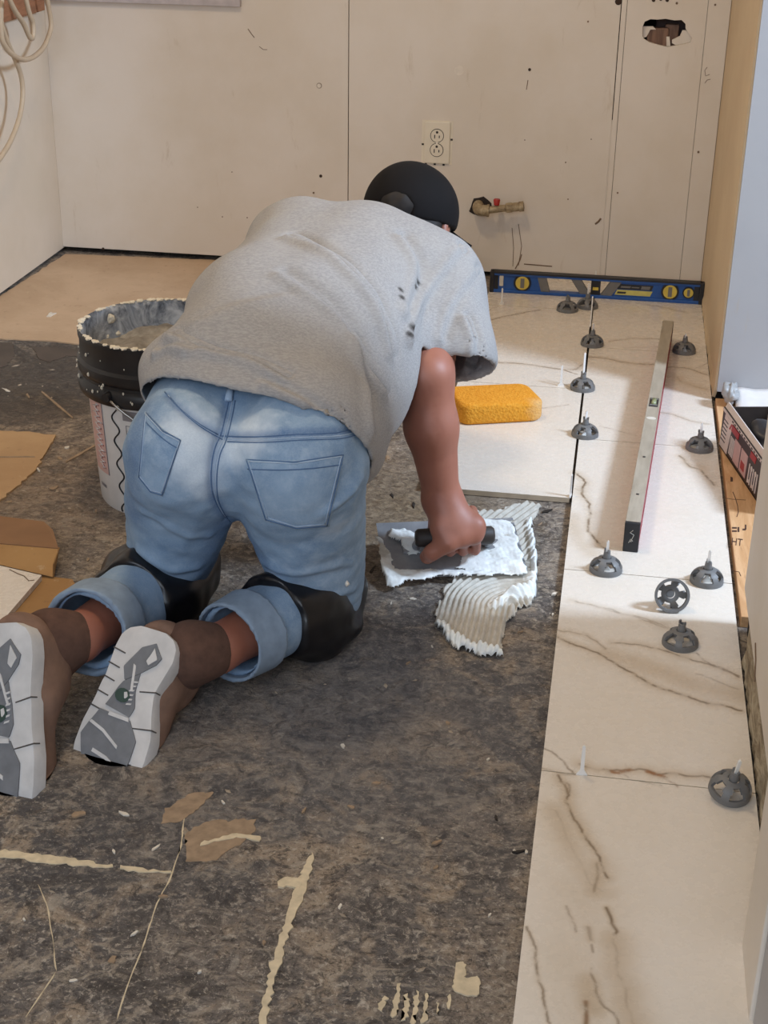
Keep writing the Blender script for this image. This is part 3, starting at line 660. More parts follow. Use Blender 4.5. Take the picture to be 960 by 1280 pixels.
    for z0, z1 in ((.130, .1315), (.196, .1975)): patch('label_frame', ap(256), ap(275), z0, z1, MATS['print_grey'])
    patch('label_frame', ap(256), ap(256.6), .130, .197, MATS['print_grey'])
    for z in (.166, .160, .155): patch('label_text_line', ap(258), ap(273), z, z+.0022, MATS['print_grey'])
    patch('label_text_line', ap(258), ap(266), .143, .148, MATS['print_black'])
    patch('label_text_line', ap(216), ap(226), .040, .047, MATS['print_grey'])
    # CE mark
    for cx_, kind in ((260.0, 'C'), (265.2, 'E')):
        uv = [(ap(cx_ + 1.9*(1-math.cos(math.radians(q)))-1.2 if False else cx_ - 1.8*math.cos(math.radians(q-90))*1.0), .184+.0052*math.sin(math.radians(q-90))) for q in np.linspace(25, 155, 15)]
        uv = [(ap(cx_ - 2.1*math.sin(math.radians(q))), .184+.0055*math.cos(math.radians(q))) for q in np.linspace(5, 175, 15)]
        squiggle('ce_mark', uv, .0009, MATS['print_black'])
        if kind == 'E': squiggle('ce_mark', [(ap(cx_-2.0), .184), (ap(cx_-.4), .184)], .0008, MATS['print_black'])
    # grey mortar filling
    n = 46; V, Fc = [], []
    for i in range(n+1):
        for j in range(n+1):
            u, v = i/n*2-1, j/n*2-1; x = u*math.sqrt(1-v*v/2); y = v*math.sqrt(1-u*u/2); V.append((x*.1445, y*.1445, 0))
    V = np.array(V); V[:, 2] = .272 + .0060*fbm(V[:, :2]*1.0, 60, 4, 4) + .05*np.maximum(0, np.hypot(V[:, 0]-.02, V[:, 1]-.1)-.14)*0 + .012*np.clip((V[:, 1]+.02)/.14, 0, 1)
    for i in range(n):
        for j in range(n): q = i*(n+1)+j; Fc.append((q, q+n+1, q+n+2, q+1))
    t = NT('wet_mortar', .5); nn = t.noise(30, 6, .65); t.color(t.ramp(nn, [(.3, srgb(112, 104, 94)), (.55, srgb(150, 142, 130)), (.75, srgb(176, 168, 154))])); t.bump(nn, .6, .005)
    o = link('mortar_filling', mesh_pd('mortar_filling', V + np.array([C0[0], C0[1], 0]), Fc, True), t.m); tag(o, 'rough grey wet mortar filling the bucket', 'mortar', kind='stuff')
make_bucket()

# ================================================================== LEVELLING CAPS AND CLIPS
plain('grey_plastic', (112, 112, 112), .5, var=.06, scale=60); plain('white_plastic', (236, 234, 230), .4, var=.03)
def cap_meshes():
    R_, H_ = .0285, .024; nt, npz = 60, 10; bm = bmesh.new(); G = {}
    for j in range(npz+1):
        ph = j/npz; rr = R_*math.cos(ph*1.36)**.80 if ph > 0 else R_; z = .0035 + H_*math.sin(ph*1.36)**1.0*.92
        for i in range(nt): a_ = i/nt*2*math.pi; G[i, j] = bm.verts.new((rr*math.cos(a_), rr*math.sin(a_), z))
    for j in range(npz):
        for i in range(nt):
            s = (i % 12)/12; mid = abs(s+1/24-.5); f = j/npz
            if .15 < f < .78 and mid < (.37 - .18*(f-.15)/.63): continue
            bm.faces.new((G[i, j], G[(i+1) % nt, j], G[(i+1) % nt, j+1], G[i, j+1]))
    for i in range(nt): G[i, -1] = bm.verts.new((R_*math.cos(i/nt*2*math.pi), R_*math.sin(i/nt*2*math.pi), 0))
    for i in range(nt): bm.faces.new((G[i, -1], G[(i+1) % nt, -1], G[(i+1) % nt, 0], G[i, 0]))
    bmesh.ops.recalc_face_normals(bm, faces=bm.faces); dome = bpy.data.meshes.new('dome'); 
    r = bmesh.ops.solidify(bm, geom=bm.faces[:], thickness=.0042)
    for v in bm.verts:
        if v.co.z < 0: v.co.z = 0
    bmesh.ops.recalc_face_normals(bm, faces=bm.faces)
    bm.to_mesh(dome); bm.free(); dome.materials.append(MATS['grey_plastic']); dome.polygons.foreach_set('use_smooth', np.ones(len(dome.polygons), bool)); dome.set_sharp_from_angle(angle=math.radians(45))
    b = MB(); b.lathe([(.0062, .0215), (.0074, .026), (.0062, .030), (.0056, .037), (.0034, .0372), (.0032, .030)], seg=20, cap=(True, True)); hb = b.build('hub', MATS['grey_plastic'], None, angle=40); hub = hb.data; bpy.data.objects.remove(hb)
    b = MB()
    for s in (-1, 1): b.box((-.0022, s*.0048-.0014, .036), (.0022, s*.0048+.0014, .0415), bevel=.0006)
    lg = b.build('lug', MATS['grey_plastic'], None); lug = lg.data; bpy.data.objects.remove(lg)
    return dome, hub, lug
DOME, HUB, LUG = cap_meshes()
def make_cap(loc, rz, label, rot=None):
    root = empty('tile_leveler', tuple(loc), rz); tag(root, label, 'tile leveler', 'grey plastic tile levelers')
    if rot is not None: root.rotation_euler = rot
    link('dome', DOME, None, root); link('hub', HUB, None, root); link('lug', LUG, None, root); return root
def clip_mesh(h):
    b = MB(); poly = [(-.0075, 0), (.0075, 0), (.0075, .0022), (.0030, .0085), (.0026, .012), (.0022, h-.003), (0, h), (-.0022, h-.003), (-.0026, .012), (-.0030, .0085), (-.0075, .0022)]
    Mx = Matrix(((1, 0, 0, 0), (0, 0, 1, 0), (0, 1, 0, 0), (0, 0, 0, 1))); b.prism(poly, -.0013, .0013, Mx)
    o = b.build('c', MATS['white_plastic']); me = o.data; bpy.data.objects.remove(o); return me
CLIPS = {}
def make_clip(loc, rz, h, label):
    if h not in CLIPS: CLIPS[h] = clip_mesh(h)
    o = link('leveling_clip', CLIPS[h]); o.location = loc; o.rotation_euler = (0, 0, rz); tag(o, label, 'tile clip', 'white tile leveling clips'); return o
capspec = [  # base pixel, spin, stem height (0 = none), label end
    ((709, 388), .3, 0, 'loose on the tile before the blue level'),
    ((734, 384), .9, .066, 'touching the blue level'),
    ((740, 431), .2, .056, 'on the joint opposite the red level far end'),
    ((728, 486), .7, .088, 'with the long stem, beside the orange sponge'),
    ((731, 544), 1.3, .056, 'on the joint in front of the orange sponge'),
    ((855, 440), .5, .048, 'between red level and yellowed wall'),
    ((874, 561), 1.0, .058, 'at the tile edge beside the printed box'),
    ((757, 713), .62, .058, 'just below the black end of the red level'),
    ((883, 727), .25, .060, 'at the tile edge beside the stamped pine plate'),
    ((850, 805), .8, 0, 'standing loose next to the tipped one')]
for (x, y), rz, h, lab in capspec:
    p = atZ(x, y, TZ); make_cap(p, rz, 'grey plastic tile leveler ' + lab)
    if h: make_clip(p + A(0, 0, .0), .5 if x < 760 and y < 600 else .1, h, 'white stem of the grey leveler ' + lab)
# one tipped on its side, one leaning on the crumbled wall edge
p = atZ(837, 768, TZ); d = nrm(A(.10, -.93, .34)); zz = d; xx = nrm(np.cross(A(0, 0, 1), zz)); yy = np.cross(zz, xx)
# hollow underside faces the camera, rim stands on the tile
c_ = p + A(.002, .012, .0285*math.sqrt(1-d[2]**2)+.0015); R3 = Matrix((tuple(xx), tuple(np.cross(-zz, xx)), tuple(-zz))).transposed()
o = make_cap(c_, 0, 'grey plastic tile leveler tipped on its side showing its spoked underside', R3.to_euler())
p = atZ(911, 995, TZ); R3 = Matrix.Rotation(math.radians(-14), 3, 'Y') @ Matrix.Rotation(math.radians(16), 3, 'X'); make_cap(p+A(0, 0, .0085), 0, 'grey plastic tile leveler leaning against the crumbled wall edge', (Matrix.Rotation(math.radians(14), 3, 'X') @ Matrix.Rotation(math.radians(6), 3, 'Y') @ Matrix.Rotation(.6, 3, 'Z')).to_euler())
RL = Matrix.Rotation(math.radians(14), 3, 'X') @ Matrix.Rotation(math.radians(6), 3, 'Y')
lc = make_clip(Vector(p+A(0, 0, .0085)) - RL @ Vector((0, 0, .004)), 0, .066, 'white stem of the grey leveler leaning against the crumbled wall edge'); lc.rotation_euler = (RL @ Matrix.Rotation(.3, 3, 'Z')).to_euler()
for (x, y, rz, h, lab) in [(627, 381, .1, .047, 'white leveling clip standing alone at the left end of the blue level'), (701, 483, .1, .052, 'white leveling clip standing alone beside the orange sponge'), (727, 969, .1, .049, 'white leveling clip standing alone on the cross joint before the bare near tile'),
                           (738, 408, 1.45, .080, 'tall white leveling clip in the long joint in front of the blue level'), (713, 621, 1.45, .048, 'white leveling clip in the joint at the bare corner of the sponge tile')]:
    make_clip(atZ(x, y, TZ-.001), rz, h, lab)
p = atY(745, 339, YW-.03); make_clip(A(p[0], YW-.03, TZ-.001), .1, p[2]-TZ+.004, 'white leveling clip peeking over the blue level at the back wall')

# ================================================================== BLUE LEVEL
def make_blue_level():
    a = atZ(612, 363.5, TZ); b_ = atZ(878, 379.5, TZ); L_ = np.linalg.norm(b_-a); rz = math.atan2(b_[1]-a[1], b_[0]-a[0]); HH = .058
    root = empty('blue_spirit_level', tuple(a), rz); tag(root, 'blue spirit level with yellow vials standing against the back wall', 'level')
    plain('level_blue', (34, 84, 156), .4, var=.14, scale=30); plain('level_black', (34, 34, 38), .5, var=.2); plain('level_grey', (116, 114, 112), .5, var=.1); plain('vial_yellow', (214, 190, 84), .3, var=.1)
    plain('vial_green', (150, 156, 116), .2); plain('label_yellow', (206, 196, 110), .5, var=.12); plain('level_white', (214, 208, 196), .5)
    B = MATS; W = .011
    MB().box((.008, -W, HH-.010), (L_-.008, W, HH), bevel=.0015).build('top_rail', B['level_blue'], root)
    MB().box((.008, -W, 0), (L_-.008, W, .009), bevel=.0015).build('bottom_rail', B['level_blue'], root)
    MB().box((.006, -W-.0012, HH-.004), (L_-.006, W+.001, HH+.001)).build('top_edge', B['level_black'], root)
    def web(f0, f1, m, d0=0, d1=0, dep=.007, name='web'):
        bb = MB(); poly = [(f0*L_, .008), (f1*L_, .008), (f1*L_+d1, HH-.009), (f0*L_+d0, HH-.009)]; Mx = Matrix(((1, 0, 0, 0), (0, 0, 1, 0), (0, 1, 0, 0), (0, 0, 0, 1)))
        bb.prism(poly, -dep, dep, Mx); return bb.build(name, B[m], root)
    web(.02, .245, 'level_blue'); web(.245, .285, 'level_grey', -.012, -.012, .0085, 'strut'); web(.43, .475, 'level_grey', -.028, -.028, .0085, 'strut'); web(.525, .575, 'level_grey', .026, .026, .0085, 'strut'); web(.60, .985, 'level_blue', .0, 0)
    web(.575, .60, 'level_blue', .026, 0); web(.478, .522, 'level_black', 0, 0, .008, 'vial_block')
    MB().box((.487*L_, -.0095, .022), (.513*L_, -.007, .030)).build('vial', B['vial_yellow'], root)
    # end caps
    for s in (0, 1):
        x0 = 0 if s == 0 else L_-.012; MB().box((x0, -W-.001, -.0005), (x0+.012, W+.001, HH+.001), bevel=.002).build('end_cap', B['level_black'], root)
    def vial(f, r, name='vial'):
        bb = MB(); bb.cyl((f*L_, -.0115, HH*.52), (f*L_, .0115, HH*.52), r, seg=28); v = bb.build(name, B['vial_yellow'], root, angle=30)
        bb = MB(); bb.cyl((f*L_, -.0105, HH*.52), (f*L_, .0105, HH*.52), r*1.28, seg=28); bb.build('vial_ring', B['level_black'], v, angle=30)
        bb = MB(); bb.box((f*L_-r*.28, -.0125, HH*.52-r*.72), (f*L_+r*.28, -.0115, HH*.52+r*.72)); bb.build('bubble_tube', B['level_grey'], v)
    vial(.155, .0185); vial(.845, .0185); vial(.93, .0125)
    MB().box((.045*L_, -.0095, .018), (.065*L_, -.006, .047), bevel=.002).build('hang_hole_rim', B['level_white'], root)
    web(.022, .040, 'level_black', 0, 0, .0078, 'end_plate'); web(.955, .982, 'level_black', 0, 0, .0078, 'end_plate'); web(.785, .80, 'level_blue', 0, 0, .0075)
    def lab(f0, f1, z0, z1, sk, m, name, dy=-.0078):
        bb = MB(); Mx = Matrix(((1, 0, 0, 0), (0, 0, 1, 0), (0, 1, 0, 0), (0, 0, 0, 1))); bb.prism([(f0*L_, z0), (f1*L_, z0), (f1*L_+sk, z1), (f0*L_+sk, z1)], dy, -.006, Mx); return bb.build(name, B[m], root)
    lab(.59, .755, .013, .027, .006, 'label_yellow', 'label_strip'); lab(.60, .76, .029, .043, .004, 'level_black', 'label_strip')
    for k, (f0, f1, z0, z1) in enumerate([(.615, .66, .033, .038), (.665, .70, .034, .037), (.71, .75, .031, .040), (.60, .64, .017, .022)]): lab(f0, f1, z0, z1, .002, 'level_grey' if k < 3 else 'level_black', 'label_print', -.0084)
make_blue_level()

# ================================================================== RED LEVEL (grey worn top edge up)
def make_red_level():
    HH, W = .058, .026
    a = atZ(787.5, 690, TZ); b_ = atZ(835.5, 400, TZ+HH); b_[2] = TZ; L_ = np.linalg.norm(b_-a); rz = math.atan2(b_[1]-a[1], b_[0]-a[0])
    root = empty('red_spirit_level', tuple(a), rz); tag(root, 'long red spirit level with worn grey top edge lying along the tiles', 'level')
    t = NT('worn_aluminium', .6, .0); n = t.noise(14, 6, .7, .3, stretch=(.6, 3, 3)); t.color(t.ramp(n, [(.3, srgb(146, 136, 120)), (.6, srgb(172, 162, 146)), (.8, srgb(188, 180, 166))])); t.bump(n, .2, .001)
    plain('level_red', (150, 28, 44), .4, var=.15, scale=30)
    MB().box((.012, -W/2, 0), (L_-.012, W/2, .007)).build('bottom_flange', MATS['level_red'], root)
    MB().box((.012, -W/2+.001, .006), (L_-.012, W/2-.001, HH-.003)).build('web', MATS['level_red'], root)
    MB().box((.005, -W/2, HH-.004), (L_-.004, W/2, HH), bevel=.0008).build('top_flange', t.m, root)
    MB().box((0, -W/2-.0006, -.0003), (.014, W/2+.0006, HH-.001), bevel=.002).build('end_cap', MATS['level_black'], root)
    MB().box((L_-.012, -W/2-.0006, -.0003), (L_, W/2+.0006, HH-.001), bevel=.002).build('end_cap', MATS['level_grey'], root)
    # scribbled white mark on the near end cap
    b = MB(); b.tube([(-.0006, .004, .018), (-.0006, .001, .026), (-.0006, -.003, .022), (-.0006, .001, .020), (-.0006, -.004, .034), (-.0006, .003, .038), (-.0006, -.002, .043)], .0005, 5); b.build('paint_mark', MATS['level_white'], root)
    p = atZ(817, 503, TZ+HH); f = np.dot(p-a, nrm(b_-a))
    w = MB().box((f-.026, -.0095, HH-.002), (f+.026, .0095, HH+.0008), bevel=.001).build('vial_window', MATS['level_black'], root)
    MB().cyl((f-.013, 0, HH+.0005), (f+.013, 0, HH+.0005), .0055, seg=12).build('vial', MATS['vial_green'], w, smooth=True)
    for fa in (-.018, .018): MB().box((f+fa-.003, -.008, HH+.0005), (f+fa+.003, .008, HH+.0016)).build('vial_clip', MATS['level_grey'], w)
    p = atZ(815, 523, TZ+HH); f = np.dot(p-a, nrm(b_-a)); b = MB().cyl((0, 0, 0), (0, 0, .0006), 1, seg=16)
    for v in b.bm.verts: v.co = Vector((f+v.co.x*.008, v.co.y*.010, HH+v.co.z))
    b.build('paint_mark', MATS['level_white'], root)
    for fx in (.12, .30): MB().box((fx, -.002, HH-.0002), (fx+.006, .003, HH+.0005)).build('scratch', MATS['level_black'], root)
make_red_level()

# ================================================================== SPONGE
def make_sponge():
    a = atZ(574, 534, TZ); b_ = atZ(678, 528, TZ); d = nrm(b_-a); L_ = .185; D_ = .125; H_ = .046
    t = NT('sponge_foam', .85, spec=.2); n = t.noise(160, 5, .75); v = t.voro(190); c = t.mix(t.rv(n, .35, .65), srgb(222, 146, 40), srgb(236, 168, 62))
    # paler worn right end
    sx = t.n.new('ShaderNodeSeparateXYZ'); t.L(t.tc.outputs['Object'], sx.inputs[0]); nb = t.noise(22, 5, .7)
    w = t.math('MULTIPLY', t.rv(t.math('ADD', sx.outputs[0], t.math('MULTIPLY', nb, .05)), .17, .205), t.rv(sx.outputs[1], .04, .0)); c = t.mix(t.math('MULTIPLY', w, .7), c, srgb(222, 186, 132))
    c = t.mix(t.rv(v, .12, .02), c, srgb(150, 88, 20)); t.color(c); t.bump(t.math('ADD', n, v), .6, .003)
    b = MB(); b.box((0, 0, 0), (L_, D_, H_)); ve = [e for e in b.bm.edges if abs(e.verts[0].co.z-e.verts[1].co.z) > .01]
    bmesh.ops.bevel(b.bm, geom=ve, offset=.026, segments=7, affect='EDGES', profile=.5)
    he = [e for e in b.bm.edges if abs(e.verts[0].co.z-e.verts[1].co.z) < 1e-5 and len(e.link_faces) == 2 and abs(e.link_faces[0].normal.z-e.link_faces[1].normal.z) > .5]
    bmesh.ops.bevel(b.bm, geom=he, offset=.009, segments=4, affect='EDGES', profile=.5)
    for v_ in b.bm.verts: v_.co.x += .003*math.sin(v_.co.y*40); v_.co.z *= 1+.03*math.sin(v_.co.x*22)
    o = b.build('tile_sponge', t.m, None, angle=60); o.location = a+A(0, .004, 0); o.rotation_euler = (0, 0, math.atan2(d[1], d[0])); tag(o, 'thick orange grout sponge lying on the white tile', 'sponge')
make_sponge()

# ================================================================== PINE PLATE, PRINTED BOX, PLASTIC IN THE OPENING
pp = empty('pine_plate', (.36, 1.0, 0)); tag(pp, 'bare pine bottom plate with a stamp across the wall opening', 'wood plate')
adopt(MB().box((.2945, .475, 0), (.52, 1.488, .020), bevel=.0015).build('board', M_PINE), pp)
plain('stamp_ink', (72, 46, 34), .8)
def text_mesh(s, size, mat, name, M, parent=None, ext=.0003):
    cu = bpy.data.curves.new('txt', 'FONT'); cu.body = s; cu.size = size; cu.extrude = ext; cu.align_x = 'CENTER'; cu.align_y = 'CENTER'
    o = bpy.data.objects.new('txt', cu); COL.objects.link(o); dg = bpy.context.evaluated_depsgraph_get(); me = bpy.data.meshes.new_from_object(o.evaluated_get(dg)); bpy.data.objects.remove(o)
    me.transform(M); me.name = name; me.materials.clear(); r = link(name, me, mat); return adopt(r, parent) if parent else r
q = atZ(921, 678, .020); text_mesh('HT', .020, MATS['stamp_ink'], 'stamp_letters', Matrix.Translation(Vector(q)+Vector((0, 0, .0003))) @ Matrix.Rotation(math.radians(-6), 4, 'Z') @ Matrix.Diagonal((.75, 2.1, 1, 1)), pp)
for (x, y, w, h) in [(918, 660, 3, 1.0), (918, 664, 3, 1.0), (923, 662, 1.2, 3), (930, 662, 2, 1), (932, 659, 1, 3)]:
    adopt(flat_piece('stamp_mark', [(x-w, y-h), (x+w, y-h), (x+w, y+h), (x-w, y+h)], MATS['stamp_ink'], z0=.0198, th=.0006, seed=1, step=.1, amp=0, zpx=.020), pp)
adopt(flat_piece('knot', [(913, 596), (916, 597), (916, 602), (913, 602)], MATS['stamp_ink'], z0=.0198, th=.0006, step=.1, amp=0, zpx=.02), pp)
adopt(MB().tube([atZ(x, y, .0203) for x, y in [(916, 615), (919, 622), (922, 632), (923, 640), (921, 646)]], .0007, 5).build('hair_crack', MATS['stamp_ink']), pp)
adopt(MB().tube([atZ(x, y, .0203) for x, y in [(903, 622), (915, 624), (932, 625)]], .0005, 5).build('hair_crack', MATS['stamp_ink']), pp)
adopt(MB().tube([atZ(x, y, .0203) for x, y in [(914, 713), (924, 715), (926, 720)]], .0006, 5).build('hair_crack', MATS['stamp_ink']), pp)

def make_box():
    ZB = .020; a = atZ(899, 557, ZB); b_ = atZ(938.6, 616.5, ZB); d = nrm((b_-a)*A(1, 1, 0)); L_ = .34; D_ = .16; H_ = .086
    nr = A(-d[1], d[0], 0)   # away from the tiles
    root = empty('printed_box', tuple(a), math.atan2(d[1], d[0])); tag(root, 'open cardboard box printed black, white and red on the pine plate', 'box')
    plain('box_print_black', (46, 34, 34), .5, var=.15); plain('box_print_white', (216, 202, 194), .5, var=.06); plain('box_print_pink', (196, 160, 156), .5, var=.1); plain('box_print_red', (158, 30, 36), .5, var=.1); plain('box_inside', (52, 40, 34), .8, var=.2)
    MM = MATS; th = .004
    MB().box((0, 0, 0), (L_, D_, th)).build('bottom', MM['box_inside'], root)
    MB().box((0, 0, 0), (L_, th, H_)).build('front_side', MM['box_print_black'], root)
    MB().box((0, D_-th, 0), (L_, D_, H_+.015)).build('rear_side', MM['box_inside'], root); MB().box((0, D_-.003, H_+.014), (L_, D_, H_+.075)).build('rear_flap', MM['box_inside'], root)
    MB().box((0, 0, 0), (th, D_, H_)).build('end_side', MM['box_inside'], root); MB().box((L_-th, 0, 0), (L_, D_, H_)).build('end_side', MM['box_inside'], root)
    # flaps: narrow one folded out at the front edge, one standing at the rear
    f = MB(); f.box((0, 0, 0), (L_, .003, .014)); Mx = Matrix.Translation((0, .002, H_-.002)) @ Matrix.Rotation(math.radians(-28), 4, 'X')
    for v in f.bm.verts: v.co = Mx @ v.co
    f.build('front_flap', MM['box_print_white'], root)
    def pr(x0, x1, z0, z1, m, sk=0, dy=.0):
        b = MB(); Mx = Matrix(((1, 0, 0, 0), (0, 0, 1, 0), (0, 1, 0, 0), (0, 0, 0, 1))); b.prism([(x0, z0), (x1, z0), (x1+sk, z1), (x0+sk, z1)], -.0008-dy, .0, Mx); return b.build('print', MM[m], root)
    pr(.0, .055, .004, .078, 'box_print_white', .02); pr(.0, .30, .079, .085, 'box_print_white'); pr(.055, .062, .06, .075, 'box_print_red', .012, .0004); pr(.07, .12, .062, .076, 'box_print_red', .004, .0003)
    pr(.10, .14, .010, .058, 'box_print_pink', .004, .0003); pr(.147, .19, .010, .058, 'box_print_pink', .004, .0003); pr(.155, .18, .018, .035, 'box_print_red', 0, .0006); pr(.205, .24, .062, .076, 'box_print_red', .004, .0003)
    for k in range(4): pr(.068+.008*k, .0715+.008*k, .012, .052, 'box_print_white', .006, .0005)
    for k in range(5): pr(.205+.013*k, .209+.013*k, .010, .050, 'box_print_white', .004, .0005)
    for k in range(4): pr(.207+.013*k, .216+.013*k, .012+.03*(k % 2), .018+.03*(k % 2), 'box_print_white', 0, .0006)
    for k in range(6): pr(.006+.002*k, .036+.002*k, .02+.009*k, .0225+.009*k, 'box_print_black', .0, .0005)
    for k in range(14): pr(.07+.017*k, .079+.017*k, .0805, .0835, 'box_print_black', .001, .0006)
    # black bags in the box
    return a, d, nr, L_, D_, H_
BXI = make_box()
def crumple(name, c, r, mat, seed, sub=4, amp=.25, label=None, cat=None, group=None, freq=5.0):
    bm = bmesh.new(); bmesh.ops.create_icosphere(bm, subdivisions=sub, radius=1.0); P = np.array([v.co for v in bm.verts])
    k = 1 + amp*(np.abs(fbm(P, freq*.5, seed, 3))-.6); P = P*k[:, None]*np.array(r)
    for v, p in zip(bm.verts, P): v.co = Vector(p)
    me = bpy.data.meshes.new(name); bm.to_mesh(me); bm.free(); me.polygons.foreach_set('use_smooth', np.ones(len(me.polygons), bool)); o = link(name, me, mat); o.location = c
    if label: tag(o, label, cat, group)
    return o
a, d, nr, L_, D_, H_ = BXI
plain('black_bag', (40, 38, 40), .32, var=.3, scale=20)
crumple('black_pouch', a+d*.12+nr*.075+A(0, 0, .0545), (.062, .062, .046), MATS['black_bag'], 4, label='shiny black plastic pouch inside the printed box', cat='pouch')
o = MB().box((-.035, -.03, 0), (.035, .03, .075), bevel=.002).build('small_carton', MATS['box_print_white']); o.location = a+d*.235+nr*.06+A(0, 0, .0065); o.rotation_euler = (0, .1, math.atan2(d[1], d[0])); tag(o, 'small white carton standing inside the printed box', 'carton')
plain('grey_film', (158, 158, 158), .35, var=.2, scale=20)
p = atZ(903, 511, .02)
o = crumple('crumpled_film', p+A(.016, .03, .028), (.018, .03, .024), MATS['grey_film'], 9, amp=.3, label='crumpled grey plastic film stuck at the wall corner behind the printed box', cat='plastic')
plain('white_sheet', (220, 216, 214), .4, var=.05)
n1, n2 = 40, 10; V, Fc = [], []
for i in range(n1+1):
    for j in range(n2+1):
        u, v = i/n1, j/n2; V.append((.334+.604*u, 1.489-.13*v, .021+.026*(1-v)**1.5))
V = np.array(V); V[:, 2] = np.maximum(V[:, 2]+.006*np.abs(fbm(V[:, :2], 22, 3, 3)), .021)
for i in range(n1):
    for j in range(n2): q = i*(n2+1)+j; Fc.append((q, q+n2+1, q+n2+2, q+1))
o = link('plastic_sheet', mesh_pd('plastic_sheet', V, Fc, True), MATS['white_sheet']); md = o.modifiers.new('s', 'SOLIDIFY'); md.thickness = .0015; md.offset = 1
tag(o, 'crumpled white plastic sheeting along the foot of the white wall', 'plastic')

# ================================================================== OUTLET, PIPE, CABLES ON THE WALLS
def make_outlet():
    p = atY(546.5, 178, YW); root = empty('wall_outlet', (p[0], YW, p[2])); tag(root, 'ivory duplex power outlet on the back wall', 'outlet')
    plain('ivory_plastic', (226, 216, 196), .4, var=.03); plain('slot_dark', (40, 30, 24), .7)
    for lo, hi in (((-.043, -.0008, -.060), (.043, 0, .060)),): MB().box(lo, hi).build('wall_cutout', MATS['ivory_plastic'], root)
    for x, z in ((-.040, -.006), (.040, .010), (-.030, -.059), (.02, -.060), (-.005, -.0595)): MB().box((x-.003, -.0016, z-.003), (x+.003, -.0004, z+.002)).build('chipped_edge', MATS['slot_dark'], root)
    pl = MB().box((-.036, -.007, -.057), (.036, -.0005, .057), bevel=.0025).build('face_plate', MATS['ivory_plastic'], root)
    for s in (-1, 1):
        zc = s*.0195
        b = MB().cyl((0, -.0062, zc), (0, -.0088, zc), .0172, seg=32); rr = b.build('receptacle', MATS['ivory_plastic'], root, angle=30)
        b = MB().tube([(.0182*math.cos(k/32*6.2832), -.0072, zc+.0182*math.sin(k/32*6.2832)) for k in range(32)], .0009, 6, closed=True); b.build('receptacle_gap', MATS['slot_dark'], rr)
        for x, h in ((-.0065, .0085), (.0065, .0070)): MB().box((x-.0013, -.0093, zc-h+.001), (x+.0013, -.0086, zc+h-.006)).build('slot', MATS['slot_dark'], rr)
        MB().cyl((0, -.0086, zc+.0095), (0, -.0094, zc+.0095), .0034, seg=14).build('ground_hole', MATS['slot_dark'], rr)
    MB().cyl((0, -.0068, 0), (0, -.0082, 0), .003, seg=14).build('screw', MATS['filler_spot'], root)
make_outlet()
def make_pipe():
    e = atY(598, 263, YW-.045); root = empty('pipe_stub', tuple(e)); tag(root, 'old capped water pipe stub with elbow coming out of the wall', 'pipe')
    t = NT('old_pipe', .6, .2); n = t.noise(60, 6, .7); t.color(t.ramp(n, [(.3, srgb(112, 94, 70)), (.5, srgb(160, 142, 112)), (.72, srgb(200, 186, 156))])); t.bump(n, .5, .003)
    end = atY(652, 258, YW-.042); k1 = atY(632, 260, YW-.044)
    wz = atY(601, 259, YW)
    pts = smooth_line([A(e[0]-.004, YW+.03, e[2]+.004), A(e[0]-.004, YW-.02, e[2]+.003), A(e[0]+.004, YW-.042, e[2]), A(e[0]+.028, YW-.045, e[2]+.001)], 6)
    adopt(MB().tube(pts, .0155, 16).build('elbow', t.m, None, smooth=True), root)
    adopt(MB().tube([A(e[0]+.024, YW-.045, e[2]+.001), A(e[0]+.030, YW-.045, e[2]+.001)], .0175, 16).build('elbow_collar', t.m, None, angle=40), root)
    adopt(MB().tube([A(e[0]+.02, YW-.045, e[2]+.001), k1, end], .0098, 14).build('nipple', t.m, None, angle=40), root)
    u = nrm(end-k1); adopt(MB().tube([k1, k1+u*.002, k1+u*.016, k1+u*.020, k1+u*.030, end-u*.008, end-u*.006, end+u*.006], [.011, .0135, .014, .0122, .0125, .0122, .0145, .0140], 16).build('valve_end', t.m, None, angle=40), root)
    adopt(MB().tube([end, end+u*.0068], .009, 14).build('open_end', MATS['slot_dark'], None), root)
    rp = atY(621, 251, YW-.044); adopt(MB().tube([rp+A(0, 0, -.012), rp+A(0, 0, .002), rp+A(0, 0, .005)], [.0075, .0095, .008], 12).build('red_handle_stub', plain('red_plastic', (170, 44, 38), .45), None, angle=40), root)
    # broken wall round the pipe
    b = MB(); rs = np.random.RandomState(2); pol = [(.032*(.8+.4*rs.rand())*math.cos(k/14*6.2832), .030*(.8+.4*rs.rand())*math.sin(k/14*6.2832)) for k in range(14)]
    Mx = Matrix(((1, 0, 0, wz[0]), (0, 0, 1, 0), (0, 1, 0, wz[2]), (0, 0, 0, 1))); b.prism(pol, YW-.0012, YW+.001, Mx); adopt(b.build('broken_hole', MATS['slot_dark'], None), wb)
make_pipe()
bw = MB().box((-1.577, 1.2, atX(40, 17, -1.55)[2]), (-1.545, 2.335, 1.2), bevel=.002).build('wall_plank', M_BROWNWOOD); tag(bw, 'brown wooden plank fixed to the left wall behind the cables', 'plank')
plain('cable_beige', (188, 168, 142), .5, var=.06); plain('cable_brown', (96, 74, 56), .6)
def cable(pts, X, lab, r=.0068, X2=None):
    P = []
    for i, (x, y) in enumerate(pts): P.append(atX(x/5.82, y/5.82, X if X2 is None else X+(X2-X)*i/(len(pts)-1)))
    o = MB().tube(smooth_line(P, 6), r, 8).build('hanging_cable', MATS['cable_beige'], None, smooth=True); tag(o, lab, 'cable', 'beige cables hanging at the corner'); return o
